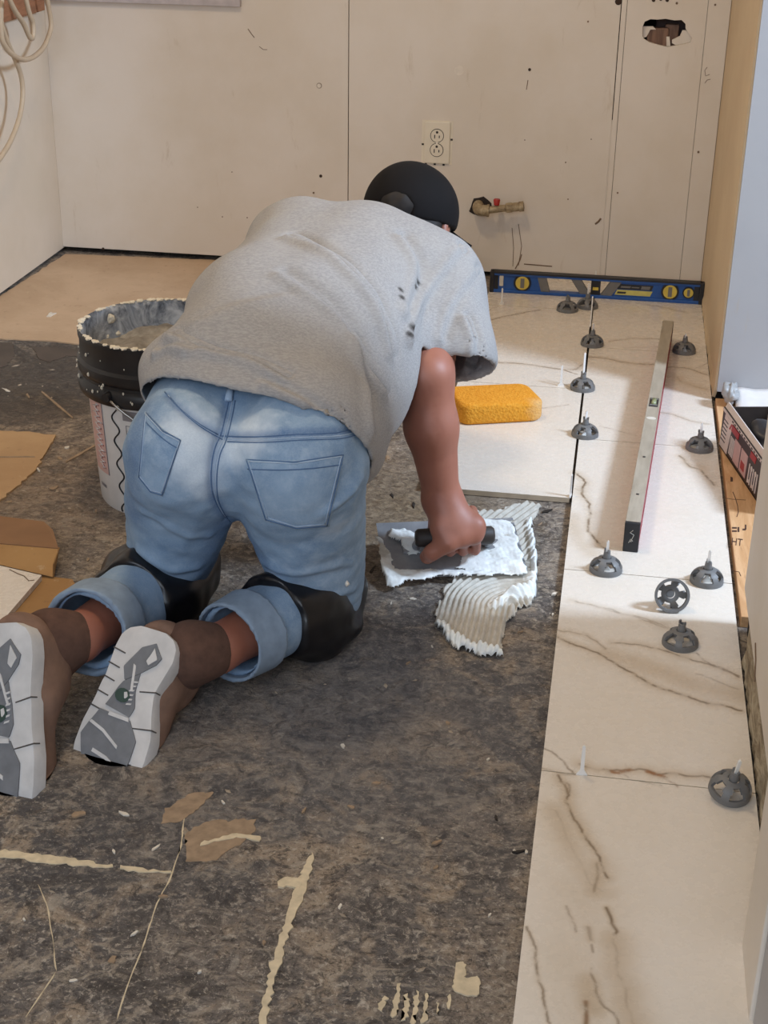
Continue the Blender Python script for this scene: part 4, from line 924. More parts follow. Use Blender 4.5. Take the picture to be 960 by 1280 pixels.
cable([(20, -90), (12, 0), (8, 100), (12, 180), (60, 320), (110, 430), (155, 560), (165, 700), (140, 860), (80, 1020), (0, 1150), (-60, 1220)], -1.520, 'beige cable hanging lowest in a long curve against the left wall')
cable([(-10, 60), (5, 200), (20, 300), (70, 380), (140, 425), (190, 432), (250, 410), (320, 340), (365, 230), (370, 150), (345, 0), (335, -80)], -1.505, 'beige cable hanging in a wide loop at the corner')
cable([(40, -80), (70, 0), (110, 80), (170, 170), (212, 262), (228, 280), (240, 262), (240, 170), (215, 100), (190, 0), (180, -80)], -1.49, 'beige cable folded in a tight bend over the brown plank')
# ================================================================== IMPLICIT SURFACES (for body and clothes)
class Field:
    def __init__(s, lo, hi, h):
        s.lo = np.array(lo, float); s.h = h; s.n = np.ceil((np.array(hi)-s.lo)/h).astype(int)+1
        s.a = np.full(s.n, 1.0, np.float32); s.ax = [(s.lo[k]+h*np.arange(s.n[k])).astype(np.float32) for k in range(3)]
    def _sl(s, lo, hi):
        i0 = np.clip(np.floor((np.array(lo)-s.lo)/s.h).astype(int), 0, s.n-1); i1 = np.clip(np.ceil((np.array(hi)-s.lo)/s.h).astype(int)+1, 1, s.n)
        return tuple(slice(a, b) for a, b in zip(i0, i1))
    def _p(s, sl): return np.stack(np.meshgrid(*[s.ax[k][sl[k]] for k in range(3)], indexing='ij'), -1)
    def add(s, f, lo, hi, k=.02, sub=False):
        pad = k*1.5+.03; sl = s._sl(np.array(lo)-pad, np.array(hi)+pad)
        if any(x.stop <= x.start for x in sl): return s
        d = f(s._p(sl)).astype(np.float32); a = s.a[sl]
        if sub:
            d = -d; h_ = np.clip(.5-.5*(a-d)/k, 0, 1); s.a[sl] = a*(1-h_)+d*h_+k*h_*(1-h_)
        else:
            h_ = np.clip(.5+.5*(a-d)/k, 0, 1); s.a[sl] = a*(1-h_)+d*h_-k*h_*(1-h_)
        return s
    def rc(s, a, b, ra, rb, k=.02, lat=None, sc=1.0, sub=False):
        """tapered capsule; lat/sc widens it along one axis"""
        a, b = np.array(a, float), np.array(b, float); ab = b-a
        if lat is not None:
            lat = nrm(lat); ab2 = ab - lat*(ab@lat)*(1-1/sc)
        else: ab2 = ab
        def f(p):
            q = p-a
            if lat is not None: q = q - lat*((q@lat)*(1-1/sc))[..., None]
            t = np.clip(q@ab2/(ab2@ab2+1e-12), 0, 1); return np.linalg.norm(q-t[..., None]*ab2, axis=-1)-(ra+(rb-ra)*t)
        R_ = max(ra, rb)*max(1, sc); return s.add(f, np.minimum(a, b)-R_, np.maximum(a, b)+R_, k, sub)
    def chain(s, pts, rr, k=.012, **kw):
        for i in range(len(pts)-1): s.rc(pts[i], pts[i+1], rr[i], rr[i+1], k if i else kw.get('k0', k))
        return s
    def ell(s, c, r, R=None, k=.02, sub=False):
        c = np.array(c, float); r = np.array(r, float); R = np.eye(3) if R is None else np.array(R)   # rows = axes
        def f(p):
            q = (p-c)@R.T; k0 = np.linalg.norm(q/r, axis=-1); k1 = np.linalg.norm(q/(r*r), axis=-1)+1e-9; return k0*(k0-1)/k1
        m_ = r.max(); return s.add(f, c-m_, c+m_, k, sub)
    def cut(s, p, n, k=0):
        n = nrm(n); d = (s.ax[0][:, None, None]-p[0])*n[0]+(s.ax[1][None, :, None]-p[1])*n[1]+(s.ax[2][None, None, :]-p[2])*n[2]
        s.a = np.maximum(s.a, d.astype(np.float32)); return s
    def shell(s, t): s.a = np.maximum(s.a, -(s.a+t)); return s
    def mesh(s, smooth=2):
        a = s.a; sg = a < 0; n = a.shape
        c = np.zeros(tuple(np.array(n)-1), np.int8)
        for i in (0, 1):
            for j in (0, 1):
                for k in (0, 1): c += sg[i:n[0]-1+i, j:n[1]-1+j, k:n[2]-1+k]
        idx = np.argwhere((c > 0) & (c < 8)); m_ = len(idx)
        ID = np.full(c.shape, -1, np.int64); ID[tuple(idx.T)] = np.arange(m_)
        co = np.array([(i, j, k) for i in (0, 1) for j in (0, 1) for k in (0, 1)])
        vals = np.stack([a[tuple((idx+o).T)] for o in co], 1).astype(float)
        P = np.zeros((m_, 3)); W = np.zeros(m_)
        for u in range(8):
            for v in range(u+1, 8):
                if np.abs(co[u]-co[v]).sum() != 1: continue
                fu, fv = vals[:, u], vals[:, v]; cr = (fu < 0) != (fv < 0); t = np.where(cr, fu/(fu-fv+1e-20), 0)
                P += np.where(cr[:, None], co[u]+t[:, None]*(co[v]-co[u]), 0); W += cr
        V = s.lo + s.h*(idx + P/W[:, None]); Q = []
        for ax in range(3):
            sl0 = [slice(None)]*3; sl1 = [slice(None)]*3; sl0[ax] = slice(0, -1); sl1[ax] = slice(1, None)
            s0, s1 = sg[tuple(sl0)], sg[tuple(sl1)]; e = np.argwhere(s0 != s1); inside = s0[tuple(e.T)]
            b1, b2 = (ax+1) % 3, (ax+2) % 3; ok = (e[:, b1] > 0) & (e[:, b2] > 0) & (e[:, b1] < n[b1]-1) & (e[:, b2] < n[b2]-1); e = e[ok]; inside = inside[ok]
            def cell(d1, d2):
                q = e.copy(); q[:, b1] -= d1; q[:, b2] -= d2; return ID[tuple(q.T)]
            q = np.stack([cell(1, 1), cell(0, 1), cell(0, 0), cell(1, 0)], 1); q[~inside] = q[~inside][:, ::-1]; Q.append(q)
        Q = np.concatenate(Q); Q = Q[(Q >= 0).all(1)]
        for _ in range(smooth): V = lap(V, Q, .5)
        return V, Q
def lap(V, Q, f):
    S = np.zeros_like(V); C_ = np.zeros(len(V))
    for k in range(4):
        for o in (1, 3): np.add.at(S, Q[:, k], V[Q[:, (k+o) % 4]]); np.add.at(C_, Q[:, k], 1)
    return V + f*(S/np.maximum(C_, 1)[:, None]-V)
def vnormals(V, Q):
    fn = np.cross(V[Q[:, 2]]-V[Q[:, 0]], V[Q[:, 3]]-V[Q[:, 1]]); N = np.zeros_like(V)
    for k in range(4): np.add.at(N, Q[:, k], fn)
    return N/np.maximum(np.linalg.norm(N, axis=1), 1e-12)[:, None]
def poly_obj(name, V, Q, mat, parent, attrs=None):
    me = mesh_pd(name, V, Q, True)
    for k, v in (attrs or {}).items(): set_attr(me, k, v)
    return adopt(link(name, me, mat), parent)
def dist_line3(V, L_):
    D = np.full(len(V), 9.0)
    for i in range(len(L_)-1):
        a, b = L_[i], L_[i+1]; d = b-a; t = np.clip((V-a)@d/(d@d+1e-12), 0, 1); D = np.minimum(D, np.linalg.norm(V-a-t[:, None]*d, axis=1))
    return D
def surf(bvh, pts):
    """places on a garment measured from the photograph"""
    out = []
    for x, y in pts:
        d = Vector(ray(x, y)).normalized(); h = bvh.ray_cast(Vector(CAM), d)
        if h[0] is not None: out.append((np.array(h[0]), np.array(h[1])))
    return out
def bvh_of(V, Q): return BVHTree.FromPolygons([tuple(v) for v in V], [tuple(q) for q in Q])

# ================================================================== TROWEL AND MORTAR BED
FL, FR = atZ(482, 724, .013), atZ(660, 716, .013); TX = nrm(FR-FL); TLEN = np.linalg.norm(FR-FL); TY = nrm(np.cross(A(0, 0, 1), TX)); TYt = nrm(TY*.135+A(0, 0, .036)); TN = np.cross(TX, TYt); TWID = .145
TC = FL + TX*TLEN/2 + TYt*TWID/2; HC = TC + TN*.0455 - TYt*.022       # blade centre, handle centre
def make_trowel():
    root = empty('notched_trowel', tuple(TC)); tag(root, 'steel notched trowel smeared with white mortar in the right hand', 'trowel')
    t = NT('trowel_steel', .45, .35); n = t.noise(20, 6, .6); t.color(t.ramp(n, [(.3, srgb(134, 137, 142)), (.7, srgb(168, 170, 174))]))
    M = frame(TC, TX, TYt, TN); b = MB(); L2, W2 = TLEN/2, TWID/2
    pol = [(-L2, -W2), (L2, -W2)]; k = 0; y = -W2
    ys = np.linspace(-W2, W2, 23)      # notched right end
    for i in range(1, 23):
        pol += [(L2-(.006 if i % 2 else 0), ys[i-1]), (L2-(.006 if i % 2 else 0), ys[i])]
    pol += [(-L2, W2)]; b.prism(pol, 0, .0012, M); bmesh.ops.triangulate(b.bm, faces=[f for f in b.bm.faces if len(f.verts) > 4]); adopt(b.build('blade', t.m), root)
    b = MB(); b.box((-.085, -.012, .001), (.085, .012, .006), M, .001); adopt(b.build('mounting_bar', t.m), root)
    for s in (-1, 1):
        b = MB(); b.tube([Vector(TC+TX*s*.06+TN*.004), Vector(TC+TX*s*.066+TN*.022-TYt*.014), Vector(HC+TX*s*.060)], [.008, .006, .007], 10); adopt(b.build('shank', t.m, None, smooth=True), root)
    b = MB(); b.tube([Vector(HC+TX*q) for q in (-.068, -.064, -.03, 0, .03, .064, .068)], [.012, .0155, .0165, .0175, .0165, .0155, .012], 16); adopt(b.build('handle', plain('trowel_handle', (52, 44, 40), .6), None, smooth=True), root)
make_trowel()
def m_mortar():
    t = NT('white_mortar', .55).world_co(); w = t.attr('white'); n = t.noise(60, 6, .65); f = t.noise(200, 4, .6)
    g = t.ramp(n, [(.3, srgb(176, 170, 158)), (.6, srgb(200, 194, 182)), (.8, srgb(214, 210, 200))]); wh = t.ramp(n, [(.3, srgb(226, 230, 228)), (.7, srgb(244, 246, 244))])
    t.color(t.mix(t.rv(t.math('ADD', w, t.math('MULTIPLY', t.math('SUBTRACT', n, .5), .6)), .35, .65), g, wh)); t.bump(t.math('ADD', n, f), .35, .003); return t.m
M_MORT = m_mortar()
def heightfield(name, polys, step, hf, mat, M=None, edge=.006, seed=1):
    P = np.vstack(polys); lo, hi = P.min(0)-.01, P.max(0)+.01
    xs, ys = np.arange(lo[0], hi[0], step), np.arange(lo[1], hi[1], step); X, Y = np.meshgrid(xs, ys, indexing='ij')
    ins = np.zeros(X.shape, bool); D = np.full(X.shape, 9.0)
    XY = np.stack([X.ravel(), Y.ravel()], 1); wob = (.0025*fbm(XY, 130, seed, 3)).reshape(X.shape); wob2 = (.0025*fbm(XY, 130, seed+1, 3)).reshape(X.shape)
    for p in polys: i_ = inpoly(X+wob, Y+wob2, p); ins |= i_; D = np.where(i_, np.minimum(D, 9), D)
    for p in polys: D = np.minimum(D, np.where(ins, dist_poly(X+wob, Y+wob2, p), 9))
    if len(polys) > 1:     # inner borders of overlapping outlines do not count
        De = np.zeros(X.shape)
        for p in polys: i_ = inpoly(X+wob, Y+wob2, p); De = np.maximum(De, np.where(i_, dist_poly(X+wob, Y+wob2, p), 0))
        D = De
    z, w = hf(X, Y); e = np.clip(D/edge, 0, 1); z = z*np.sqrt(e*(2-e))
    I = np.full(X.shape, -1); c = ins[:-1, :-1] & ins[1:, :-1] & ins[1:, 1:] & ins[:-1, 1:]
    use = np.zeros(X.shape, bool); use[:-1, :-1] |= c; use[1:, :-1] |= c; use[1:, 1:] |= c; use[:-1, 1:] |= c; I[use] = np.arange(use.sum())
    q = np.argwhere(c); Fc = np.stack([I[q[:, 0], q[:, 1]], I[q[:, 0]+1, q[:, 1]], I[q[:, 0]+1, q[:, 1]+1], I[q[:, 0], q[:, 1]+1]], 1)
    V = np.stack([X[use], Y[use], z[use]], 1)
    if M is not None: V = (np.array(M)[:3, :3]@V.T).T + np.array(M)[:3, 3]
    me = mesh_pd(name, V, Fc, True); set_attr(me, 'white', w[use]); o = link(name, me, mat); md = o.modifiers.new('s', 'SOLIDIFY'); md.thickness = .0006; md.offset = 1; return o
fz = lambda pts, z=0.0: np.array([atZ(x, y, z)[:2] for x, y in pts])
bed = fz([(556, 735), (552, 752), (541, 772), (545, 788), (556, 802), (572, 814), (600, 822), (628, 826), (629, 800), (634, 778), (650, 765), (664, 758), (671, 735), (672, 700), (664, 660), (676, 634), (655, 628), (640, 634), (620, 640), (600, 640), (580, 632), (566, 624), (560, 640), (600, 690)])
cen = atZ(640, 762, 0)[:2]
def bed_h(X, Y):
    dx, dy = X-cen[0], Y-cen[1]; u = np.where(dy > 0, np.hypot(dx, dy*.8), np.abs(dx)); XY = np.stack([X.ravel(), Y.ravel()], 1)
    nz = fbm(XY, 60, 5, 4).reshape(X.shape); ph = u/.0092*2*math.pi + nz*.5
    ridge = (.5+.5*np.sin(ph))**.8; z = .0022 + .0058*ridge*(1+.25*nz)
    far = Y > TC[1]+.03; z = np.where(far, .002+.006*(.5+.5*np.sin((X*.8-Y*.35)/.0105*2*math.pi+.3*nz)), z)
    def bead(pts, w, h):
        D = dist_poly(X, Y, [tuple(p) for p in fz(pts)], False); return h*np.exp(-(D/w)**2)*(1+.35*nz), np.exp(-(D/(w*1.25))**4)
    W = .25*ridge*(nz > .3)
    for pts, w, h in [([(548, 784), (560, 800), (585, 813), (624, 822)], .010, .013), ([(640, 752), (655, 748), (666, 742), (664, 728)], .013, .015), ([(618, 762), (628, 756)], .010, .010), ([(669, 725), (668, 690), (662, 655)], .006, .009)]:
        bz, bw = bead(pts, w, h); z = z+bz; W = np.maximum(W, bw)
    return np.maximum(z, .0008), W
o = heightfield('mortar_bed', [bed], .0018, bed_h, M_MORT, seed=3); tag(o, 'freshly combed bed of white mortar spread on the dark floor', 'mortar', kind='stuff')
# mortar clinging to the blade
MBL = frame(TC+TN*.0012, TX, TYt, TN); l2, w2 = TLEN/2, TWID/2
bl1 = np.array([(.012, w2-.002), (l2-.012, w2-.004), (l2-.002, w2-.03), (l2-.004, -.02), (l2-.002, -w2-.006), (.05, -w2-.004), (.0, -w2+.02), (.03, -.01), (.055, .006), (.03, .03)])
bl2 = np.array([(-l2-.003, -w2-.012), (-l2+.012, -w2-.026), (-.09, -w2-.012), (-.03, -w2-.004), (.06, -w2-.008), (.06, -w2+.012), (-.02, -w2+.012), (-.06, -w2+.022), (-l2+.02, -w2+.02), (-l2+.008, .03), (-l2-.003, .04)])
bl3 = np.array([(-.11, .035), (-.10, .052), (-.07, .05), (-.05, .03), (-.045, -.012), (-.075, -.018), (-.085, .012)])
def bl_h(X, Y):
    XY = np.stack([X.ravel(), Y.ravel()], 1); nz = fbm(XY, 75, 8, 4).reshape(X.shape); z = np.maximum(.0045+.0028*nz, .0012); q = np.exp(-((np.maximum(np.abs(X)-.052, 0)/.010)**2+(np.maximum(np.abs(Y+.018)-.036, 0)/.008)**2)); return z*(1-q)+np.minimum(z, .0040)*q, np.clip(.75+.22*nz, 0, 1)
o = heightfield('mortar_smear', [bl1, bl2, bl3], .0018, bl_h, M_MORT, MBL, seed=9); tag(o, 'thick white mortar smeared over the steel trowel blade', 'mortar', kind='stuff')

# ================================================================== THE WORKER
KR, KL = A(-.370, .338, .070), A(-.622, .332, .070)
HR, HL = A(-.388, .255, .325), A(-.545, .250, .320)
AR, AL = A(-.480, .110, .085), A(-.668, .055, .115)
SR, SL_ = A(-.257, .835, .432), A(-.535, .905, .462)
C7 = A(-.392, .880, .485); HEAD = A(-.338, 1.005, .498)
ELR = atY(533, 470, .585); WRR = HC + A(-.024, .0, .068)
ELL, WRL = A(-.515, .86, .235), A(-.495, .95, .055)
person = empty('person', tuple((KR+KL)/2*A(1, 1, 0)))
tag(person, 'kneeling worker in grey T-shirt, faded jeans and black cap spreading mortar', 'person')
def skin_mat():
    t = NT('skin', .5).world_co(); n = t.noise(30, 5, .6); f = t.noise(9, 3, .5); c = t.ramp(f, [(.3, srgb(148, 94, 76)), (.7, srgb(168, 110, 90))]); c = t.mix(t.math('MULTIPLY', t.rv(n, .5, .7), .3), c, srgb(132, 78, 62)); t.color(c); t.bump(n, .15, .002)
    t.b.inputs['Subsurface Weight'].default_value = .06; t.b.inputs['Subsurface Radius'].default_value = (.008, .003, .002); return t.m
def make_body():
    fb = Field((-.80, -.12, -.005), (-.09, 1.17, .66), .0042)
    # legs, trunk
    for K, H, A_ in ((KR, HR, AR), (KL, HL, AL)):
        fb.rc(K, H, .052, .078, .02); fb.rc(K, A_, .048, .034, .02)
    fb.rc(AR, AR+A(-.035, -.03, .01), .034, .032, .015); fb.rc(AL, AL+A(-.02, -.025, .006), .034, .030, .015)
    lat = nrm(HR-HL)
    fb.rc((HR+HL)/2+A(0, .02, .01), A(-.445, .55, .40), .085, .080, .03, lat, 1.55)
    fb.rc(A(-.445, .55, .40), A(-.395, .84, .45), .080, .085, .03, nrm(SR-SL_), 1.55)
    fb.rc(SL_, SR, .055, .055, .03)
    fb.rc(C7, HEAD+A(-.01, -.05, -.01), .050, .050, .02)
    # head looking down and forward
    up = nrm(A(.05, .62, .70)); fw = nrm(A(.16, .72, -.68)); fw = nrm(fw-up*(fw@up)); rt = np.cross(fw, up)
    Rh = np.array([rt, fw, up]); hp_ = lambda x, y, z: HEAD + rt*x + fw*y + up*z
    fb.ell(HEAD+up*.015, (.073, .090, .092), Rh, .02); fb.rc(hp_(0, .035, -.045), hp_(0, .055, -.085), .052, .036, .025)
    fb.rc(hp_(0, .088, .002), hp_(0, .108, -.032), .009, .013, .012)                     # nose
    for s in (-1, 1):
        fb.ell(hp_(.031*s, .084, .010), (.017, .010, .010), Rh, .004, sub=True); fb.ell(hp_(.031*s, .076, .010), (.013, .012, .012), Rh, .003)   # eyes
        fb.rc(hp_(.016*s, .090, .028), hp_(.045*s, .080, .026), .007, .006, .01)           # brows
        fb.ell(hp_(.074*s, -.004, -.012), (.008, .019, .030), Rh, .006); fb.ell(hp_(.081*s, .000, -.010), (.005, .010, .017), Rh, .004, sub=True)   # ears
    fb.rc(hp_(-.018, .090, -.058), hp_(.018, .090, -.058), .0065, .0065, .006); fb.rc(hp_(-.017, .089, -.069), hp_(.017, .089, -.069), .007, .007, .006)   # lips
    # right arm
    fb.rc(SR, ELR, .052, .042, .03); fb.chain([ELR, ELR*.6+WRR*.4+A(-.002, -.004, 0), WRR], [.043, .0425, .0295], .02)
    # right hand closed round the trowel handle (knuckles away from the camera)
    def hand_pt(x, ang, r): return HC + TX*x + TYt*(r*math.cos(math.radians(ang))) + TN*(r*math.sin(math.radians(ang)))
    for q, x in enumerate((-.033, -.011, .011, .032)):
        s = (1.0, 1.06, 1.0, .86)[q]
        fb.chain([hand_pt(x*.9, 112, .046), hand_pt(x*.98, 42, .042), hand_pt(x, -18, .029*s+.002), hand_pt(x, -85, .0260), hand_pt(x+.001, -145, .0262), hand_pt(x+.001, -190, .0272)], [.0122, .0112, .0100, .0096, .0092, .0086], .003)
    fb.rc(WRR, hand_pt(-.028, 118, .044), .028, .017, .015); fb.rc(WRR, hand_pt(.028, 118, .042), .028, .015, .015); fb.rc(WRR, hand_pt(0, 138, .046), .028, .018, .02)
    fb.rc(hand_pt(.030, 120, .043), hand_pt(-.030, 120, .045), .0145, .016, .012); fb.rc(hand_pt(.028, 140, .042), hand_pt(-.026, 143, .043), .0135, .0155, .012)
    fb.chain([hand_pt(-.018, 150, .050), hand_pt(-.046, 176, .042), hand_pt(-.050, 220, .033), hand_pt(-.036, 252, .0275)], [.0165, .0135, .0112, .0095], .008)   # thumb
    # left arm, hand flat on the floor
    fb.rc(SL_, ELL, .052, .040, .03); fb.rc(ELL, WRL, .040, .028, .02)
    pal = WRL+A(.01, .05, -.028); fb.rc(WRL, pal, .027, .020, .015, TX, 1.5)
    for q, (dx, L_) in enumerate(((-.028, .055), (-.010, .066), (.010, .062), (.028, .048))):
        a_ = pal+A(dx, .025, 0); b_ = a_+A(dx*.5, L_*.5, .006); c_ = b_+A(dx*.4, L_*.55, -.018); c_[2] = .0095; fb.chain([a_, b_, c_], [.011, .0098, .0088], .005)
    fb.chain([WRL+A(.02, .02, -.012), pal+A(.048, .01, -.006), pal+A(.06, .038, -.016)], [.015, .0115, .0095], .008)
    V, Q = fb.mesh(2)
    return poly_obj('body', V, Q, skin_mat(), person), (rt, fw, up)
body, (hrt, hfw, hup) = make_body()

# ------------------------------------------------------------------ jeans
def denim():
    t = NT('faded_denim', .85, spec=.2).world_co(); paleness, thread = t.attr('paleness'), t.attr('dark')
    w = t.noise(420, 3, .7); n = t.noise(12, 6, .6, .4); m_ = t.noise(55, 5, .65)
    c = t.mix(t.rv(n, .3, .7), srgb(122, 150, 180), srgb(146, 171, 196)); c = t.mix(t.math('MULTIPLY', t.rv(m_, .45, .7), .35), c, srgb(168, 189, 208))
    c = t.mix(t.rv(t.math('ADD', paleness, t.math('MULTIPLY', t.math('SUBTRACT', m_, .5), .5)), .1, 1.0), c, srgb(216, 228, 238))
    c = t.mix(t.math('MULTIPLY', thread, .75), c, srgb(76, 106, 150)); c = t.mix(t.math('MULTIPLY', t.rv(w, .4, .6), .22), c, srgb(170, 186, 204))
    t.color(c); t.bump(t.math('ADD', w, m_), .25, .002); return t.m
M_DENIM = denim(); plain('denim_thread', (84, 112, 148), .85, var=.1); plain('denim_light_edge', (164, 184, 206), .85, var=.1, scale=90)
plain('cuff_denim', (134, 152, 172), .9, var=.12, scale=50, bump=.3)
def make_jeans():
    fj = Field((-.80, .02, -.002), (-.20, .55, .53), .0045)
    fj.rc(KR+A(-.010, .0, .026), HR, .078, .103, .03); fj.rc(KL+A(.004, .0, .045), HL, .072, .094, .03)
    fj.ell(A(-.385, .235, .350), (.098, .100, .100), k=.035); fj.ell(A(-.540, .235, .348), (.088, .100, .100), k=.035)
    fj.rc(A(-.535, .33, .355), A(-.395, .335, .355), .100, .100, .04); fj.rc(A(-.53, .40, .355), A(-.40, .41, .355), .088, .085, .05)
    # open gap between the thighs
    fj.rc(A(-.472, .0, .10), A(-.487, .55, .12), .018, .018, .03, sub=True)
    V, Q = fj.mesh(3); N = vnormals(V, Q)
    bv = bvh_of(V, Q)
    # folds: stacked creases above the knees, drag lines from the seat
    disp = .0028*fbm(V*A(1, 1, 1.8), 28, 3, 3)
    fl_ = [([(180, 640), (225, 668), (262, 672)], .004, .010), ([(170, 690), (210, 710), (245, 708)], .004, .009), ([(320, 700), (370, 716), (440, 706)], .004, .010), ([(330, 735), (390, 748), (442, 738)], .004, .008), ([(405, 640), (432, 622), (452, 598)], .005, .009), ([(292, 640), (330, 690), (352, 725)], .003, .012), ([(255, 640), (230, 690)], .003, .012), ([(430, 560), (440, 610), (436, 660)], .003, .012)]
    for pts, am, wd in fl_:
        L_ = [p for p, _ in surf(bv, smooth_line(pts, 4))]
        if len(L_) > 1: disp += am*np.exp(-(dist_line3(V, L_)/wd)**2) - .6*am*np.exp(-(dist_line3(V, np.array(L_)+A(0, 0, -wd*1.3))/wd)**2)
    dark = np.zeros(len(V)); paleness = np.zeros(len(V))
    seamP = [[(287, 494), (283, 515), (276, 543), (268, 562), (264, 590), (266, 618), (275, 638), (285, 650)], [(206, 490), (222, 508), (246, 528), (272, 543)], [(277, 545), (320, 546), (370, 543), (420, 541), (446, 534)]]
    seams3 = []
    for pts in seamP:
        L_ = [p for p, _ in surf(bv, smooth_line(pts, 6))]; seams3.append(L_); D = dist_line3(V, L_); disp -= .0035*np.exp(-(D/.006)**2); dark = np.maximum(dark, .8*np.exp(-(D/.008)**2))
    for (x, y, r, s) in [(232, 558, .055, 1.0), (250, 590, .04, .9), (258, 612, .03, .7), (312, 545, .035, .85), (290, 565, .03, .8), (330, 535, .03, .6), (415, 660, .03, .5), (340, 720, .02, .4), (380, 600, .06, .35), (400, 720, .08, .3), (225, 520, .05, .35), (200, 640, .05, .05)]:  # paler spots mixed into the denim colour on seat and thighs
        h = surf(bv, [(x, y)])
        if h: D = np.linalg.norm((V-h[0][0])*A(1, .6, 1), axis=1); paleness = np.maximum(paleness, s*np.exp(-(D/r)**2))
    for pts in ([(178, 500), (168, 560), (166, 640)], [(300, 655), (330, 705)], [(285, 650), (255, 710), (238, 770)]):
        L_ = [p for p, _ in surf(bv, smooth_line(pts, 4))]
        if len(L_) > 1: dark = np.maximum(dark, .55*np.exp(-(dist_line3(V, L_)/.03)**2))
    V = V + N*disp[:, None]; root = poly_obj('jeans', V, Q, M_DENIM, person, {'paleness': paleness, 'dark': dark}); bv = bvh_of(V, Q)
    def stitch(pts, off=.0003, r=.0009, m_='denim_thread', name='seam', n=6):
        P = [p+nn*off for p, nn in surf(bv, smooth_line(pts, n))]
        if len(P) > 2: adopt(MB().tube(P, r, 5).build(name, MATS[m_], None, smooth=True), root)
    for pts in seamP:
        stitch(pts); stitch([(x+4, y+4) for x, y in pts], m_='denim_light_edge', r=.0008); stitch([(x+7, y+7) for x, y in pts])
    def pocket(c, n=26):
        c = [np.array(q, float) for q in c]; V2, F2 = [], []; ok = True   # tl, tr, br, bl
        for i in range(n+1):
            for j in range(n+1):
                u, v = i/n, j/n; sag = 4*math.sin(u*math.pi)*(1-v)*1.2 + 7*v*(1-abs(2*u-1))
                q = (c[0]*(1-u)+c[1]*u)*(1-v)+(c[3]*(1-u)+c[2]*u)*v + np.array([0, sag]); h = surf(bv, [tuple(q)])
                if not h: V2.append(None); continue
                e = min(u, 1-u, v, 1-v); V2.append(h[0][0]+h[0][1]*(.0028 if e > .02 else -.001))
        idx = {}; VV = []
        for k, v in enumerate(V2):
            if v is not None: idx[k] = len(VV); VV.append(v)
        for i in range(n):
            for j in range(n):
                q = [i*(n+1)+j, i*(n+1)+j+1, (i+1)*(n+1)+j+1, (i+1)*(n+1)+j]
                if all(k in idx for k in q) and max(np.linalg.norm(VV[idx[q[0]]]-VV[idx[q[2]]]), 0) < .03: F2.append([idx[k] for k in q])
        me = mesh_pd('back_pocket', VV, F2, True); set_attr(me, 'paleness', np.full(len(VV), .22)); set_attr(me, 'dark', np.zeros(len(VV))); o = adopt(link('back_pocket', me, M_DENIM), root); bv2 = bvh_of(VV, F2)
        def edge(inset, m_):
            cc = [c[0]*(1-inset)+c[2]*inset, c[1]*(1-inset)+c[3]*inset, c[2]*(1-inset)+c[0]*inset, c[3]*(1-inset)+c[1]*inset]
            def ln(a, b, bend): return [a*(1-t)+b*t+np.array([0, bend*(1-abs(2*t-1))]) for t in np.linspace(0, 1, 24)]
            path = ln(cc[3], cc[0], 0)+ln(cc[0], cc[1], 6)+ln(cc[1], cc[2], 0)+ln(cc[2], cc[3], 7); P = [p+nn*.0004 for p, nn in surf(bv2, path)]
            if len(P) > 4: adopt(MB().tube(P, .0009, 5).build('pocket_stitching', MATS[m_], None, smooth=True), root)
        edge(.03, 'denim_thread'); edge(.055, 'denim_light_edge')
        top = [c[0]*(1-t)+c[1]*t+np.array([0, 14+4*math.sin(t*math.pi)]) for t in np.linspace(.04, .96, 24)]; P = [p+nn*.0004 for p, nn in surf(bv2, top)]
        if len(P) > 4: adopt(MB().tube(P, .0009, 5).build('pocket_stitching', MATS['denim_thread'], None, smooth=True), root)
    pocket([(305, 572), (432, 566), (412, 660), (329, 652)]); pocket([(181, 512), (227, 549), (203, 622), (172, 598)])
    # belt loop
    P = surf(bv, [(288, 486), (287, 494), (285, 503)])
    if len(P) == 3: adopt(MB().tube([p+nn*.004 for p, nn in P], .0055, 8).build('belt_loop', MATS['denim_light_edge'], None, smooth=True), root)
    P = surf(bv, [(433, 729)]); 
    if P: p, nn = P[0]; adopt(MB().tube([p-A(0, 0, .006), p+nn*.002, p+A(0, 0, .005)], [.001, .004, .001], 7).build('mortar_spot', MATS['filler_spot'], None, smooth=True), root)
    # lower legs with turned-up cuffs (open tubes)
    for K, A_, r0, r1, f0, fc in ((KR, AR, .062, .054, .86, .36), (KL, AL, .058, .062, .88, .42)):
        E_ = K+(A_-K)*f0; ax = nrm(A_-K)
        fk = Field(np.minimum(K, A_)-.12, np.maximum(K, A_)+.12, .0042); fk.rc(K+A(0, 0, .0), A_+ax*.05, r0, r1, .02)
        fk.shell(.010); fk.cut(E_, ax); fk.cut(A(0, 0, .002), A(0, 0, -1)); Vk, Qk = fk.mesh(2); Nk = vnormals(Vk, Qk)
        Vk = Vk+Nk*(.0035*fbm(Vk*A(1, 1, 1), 38, 6, 2)*np.clip(1-np.abs((Vk-E_)@ax)/.4, 0, 1))[:, None]
        poly_obj('trouser_leg', Vk, Qk, M_DENIM, root, {'paleness': np.full(len(Vk), .12), 'dark': np.full(len(Vk), .1)})
        fk = Field(np.minimum(K, A_)-.12, np.maximum(K, A_)+.12, .0042); fk.rc(K, A_+ax*.06, r0+.008, r1+.008, .02); fk.shell(.011); fk.cut(E_+ax*.012, ax); fk.cut(E_-ax*.052, -ax); fk.cut(A(0, 0, .001), A(0, 0, -1)); Vk, Qk = fk.mesh(2)
        Vk = Vk+vnormals(Vk, Qk)*(.003*fbm(Vk, 30, 9, 2))[:, None]
        poly_obj('turned_up_cuff', Vk, Qk, MATS['cuff_denim'], root)
    return root
jeans = make_jeans()
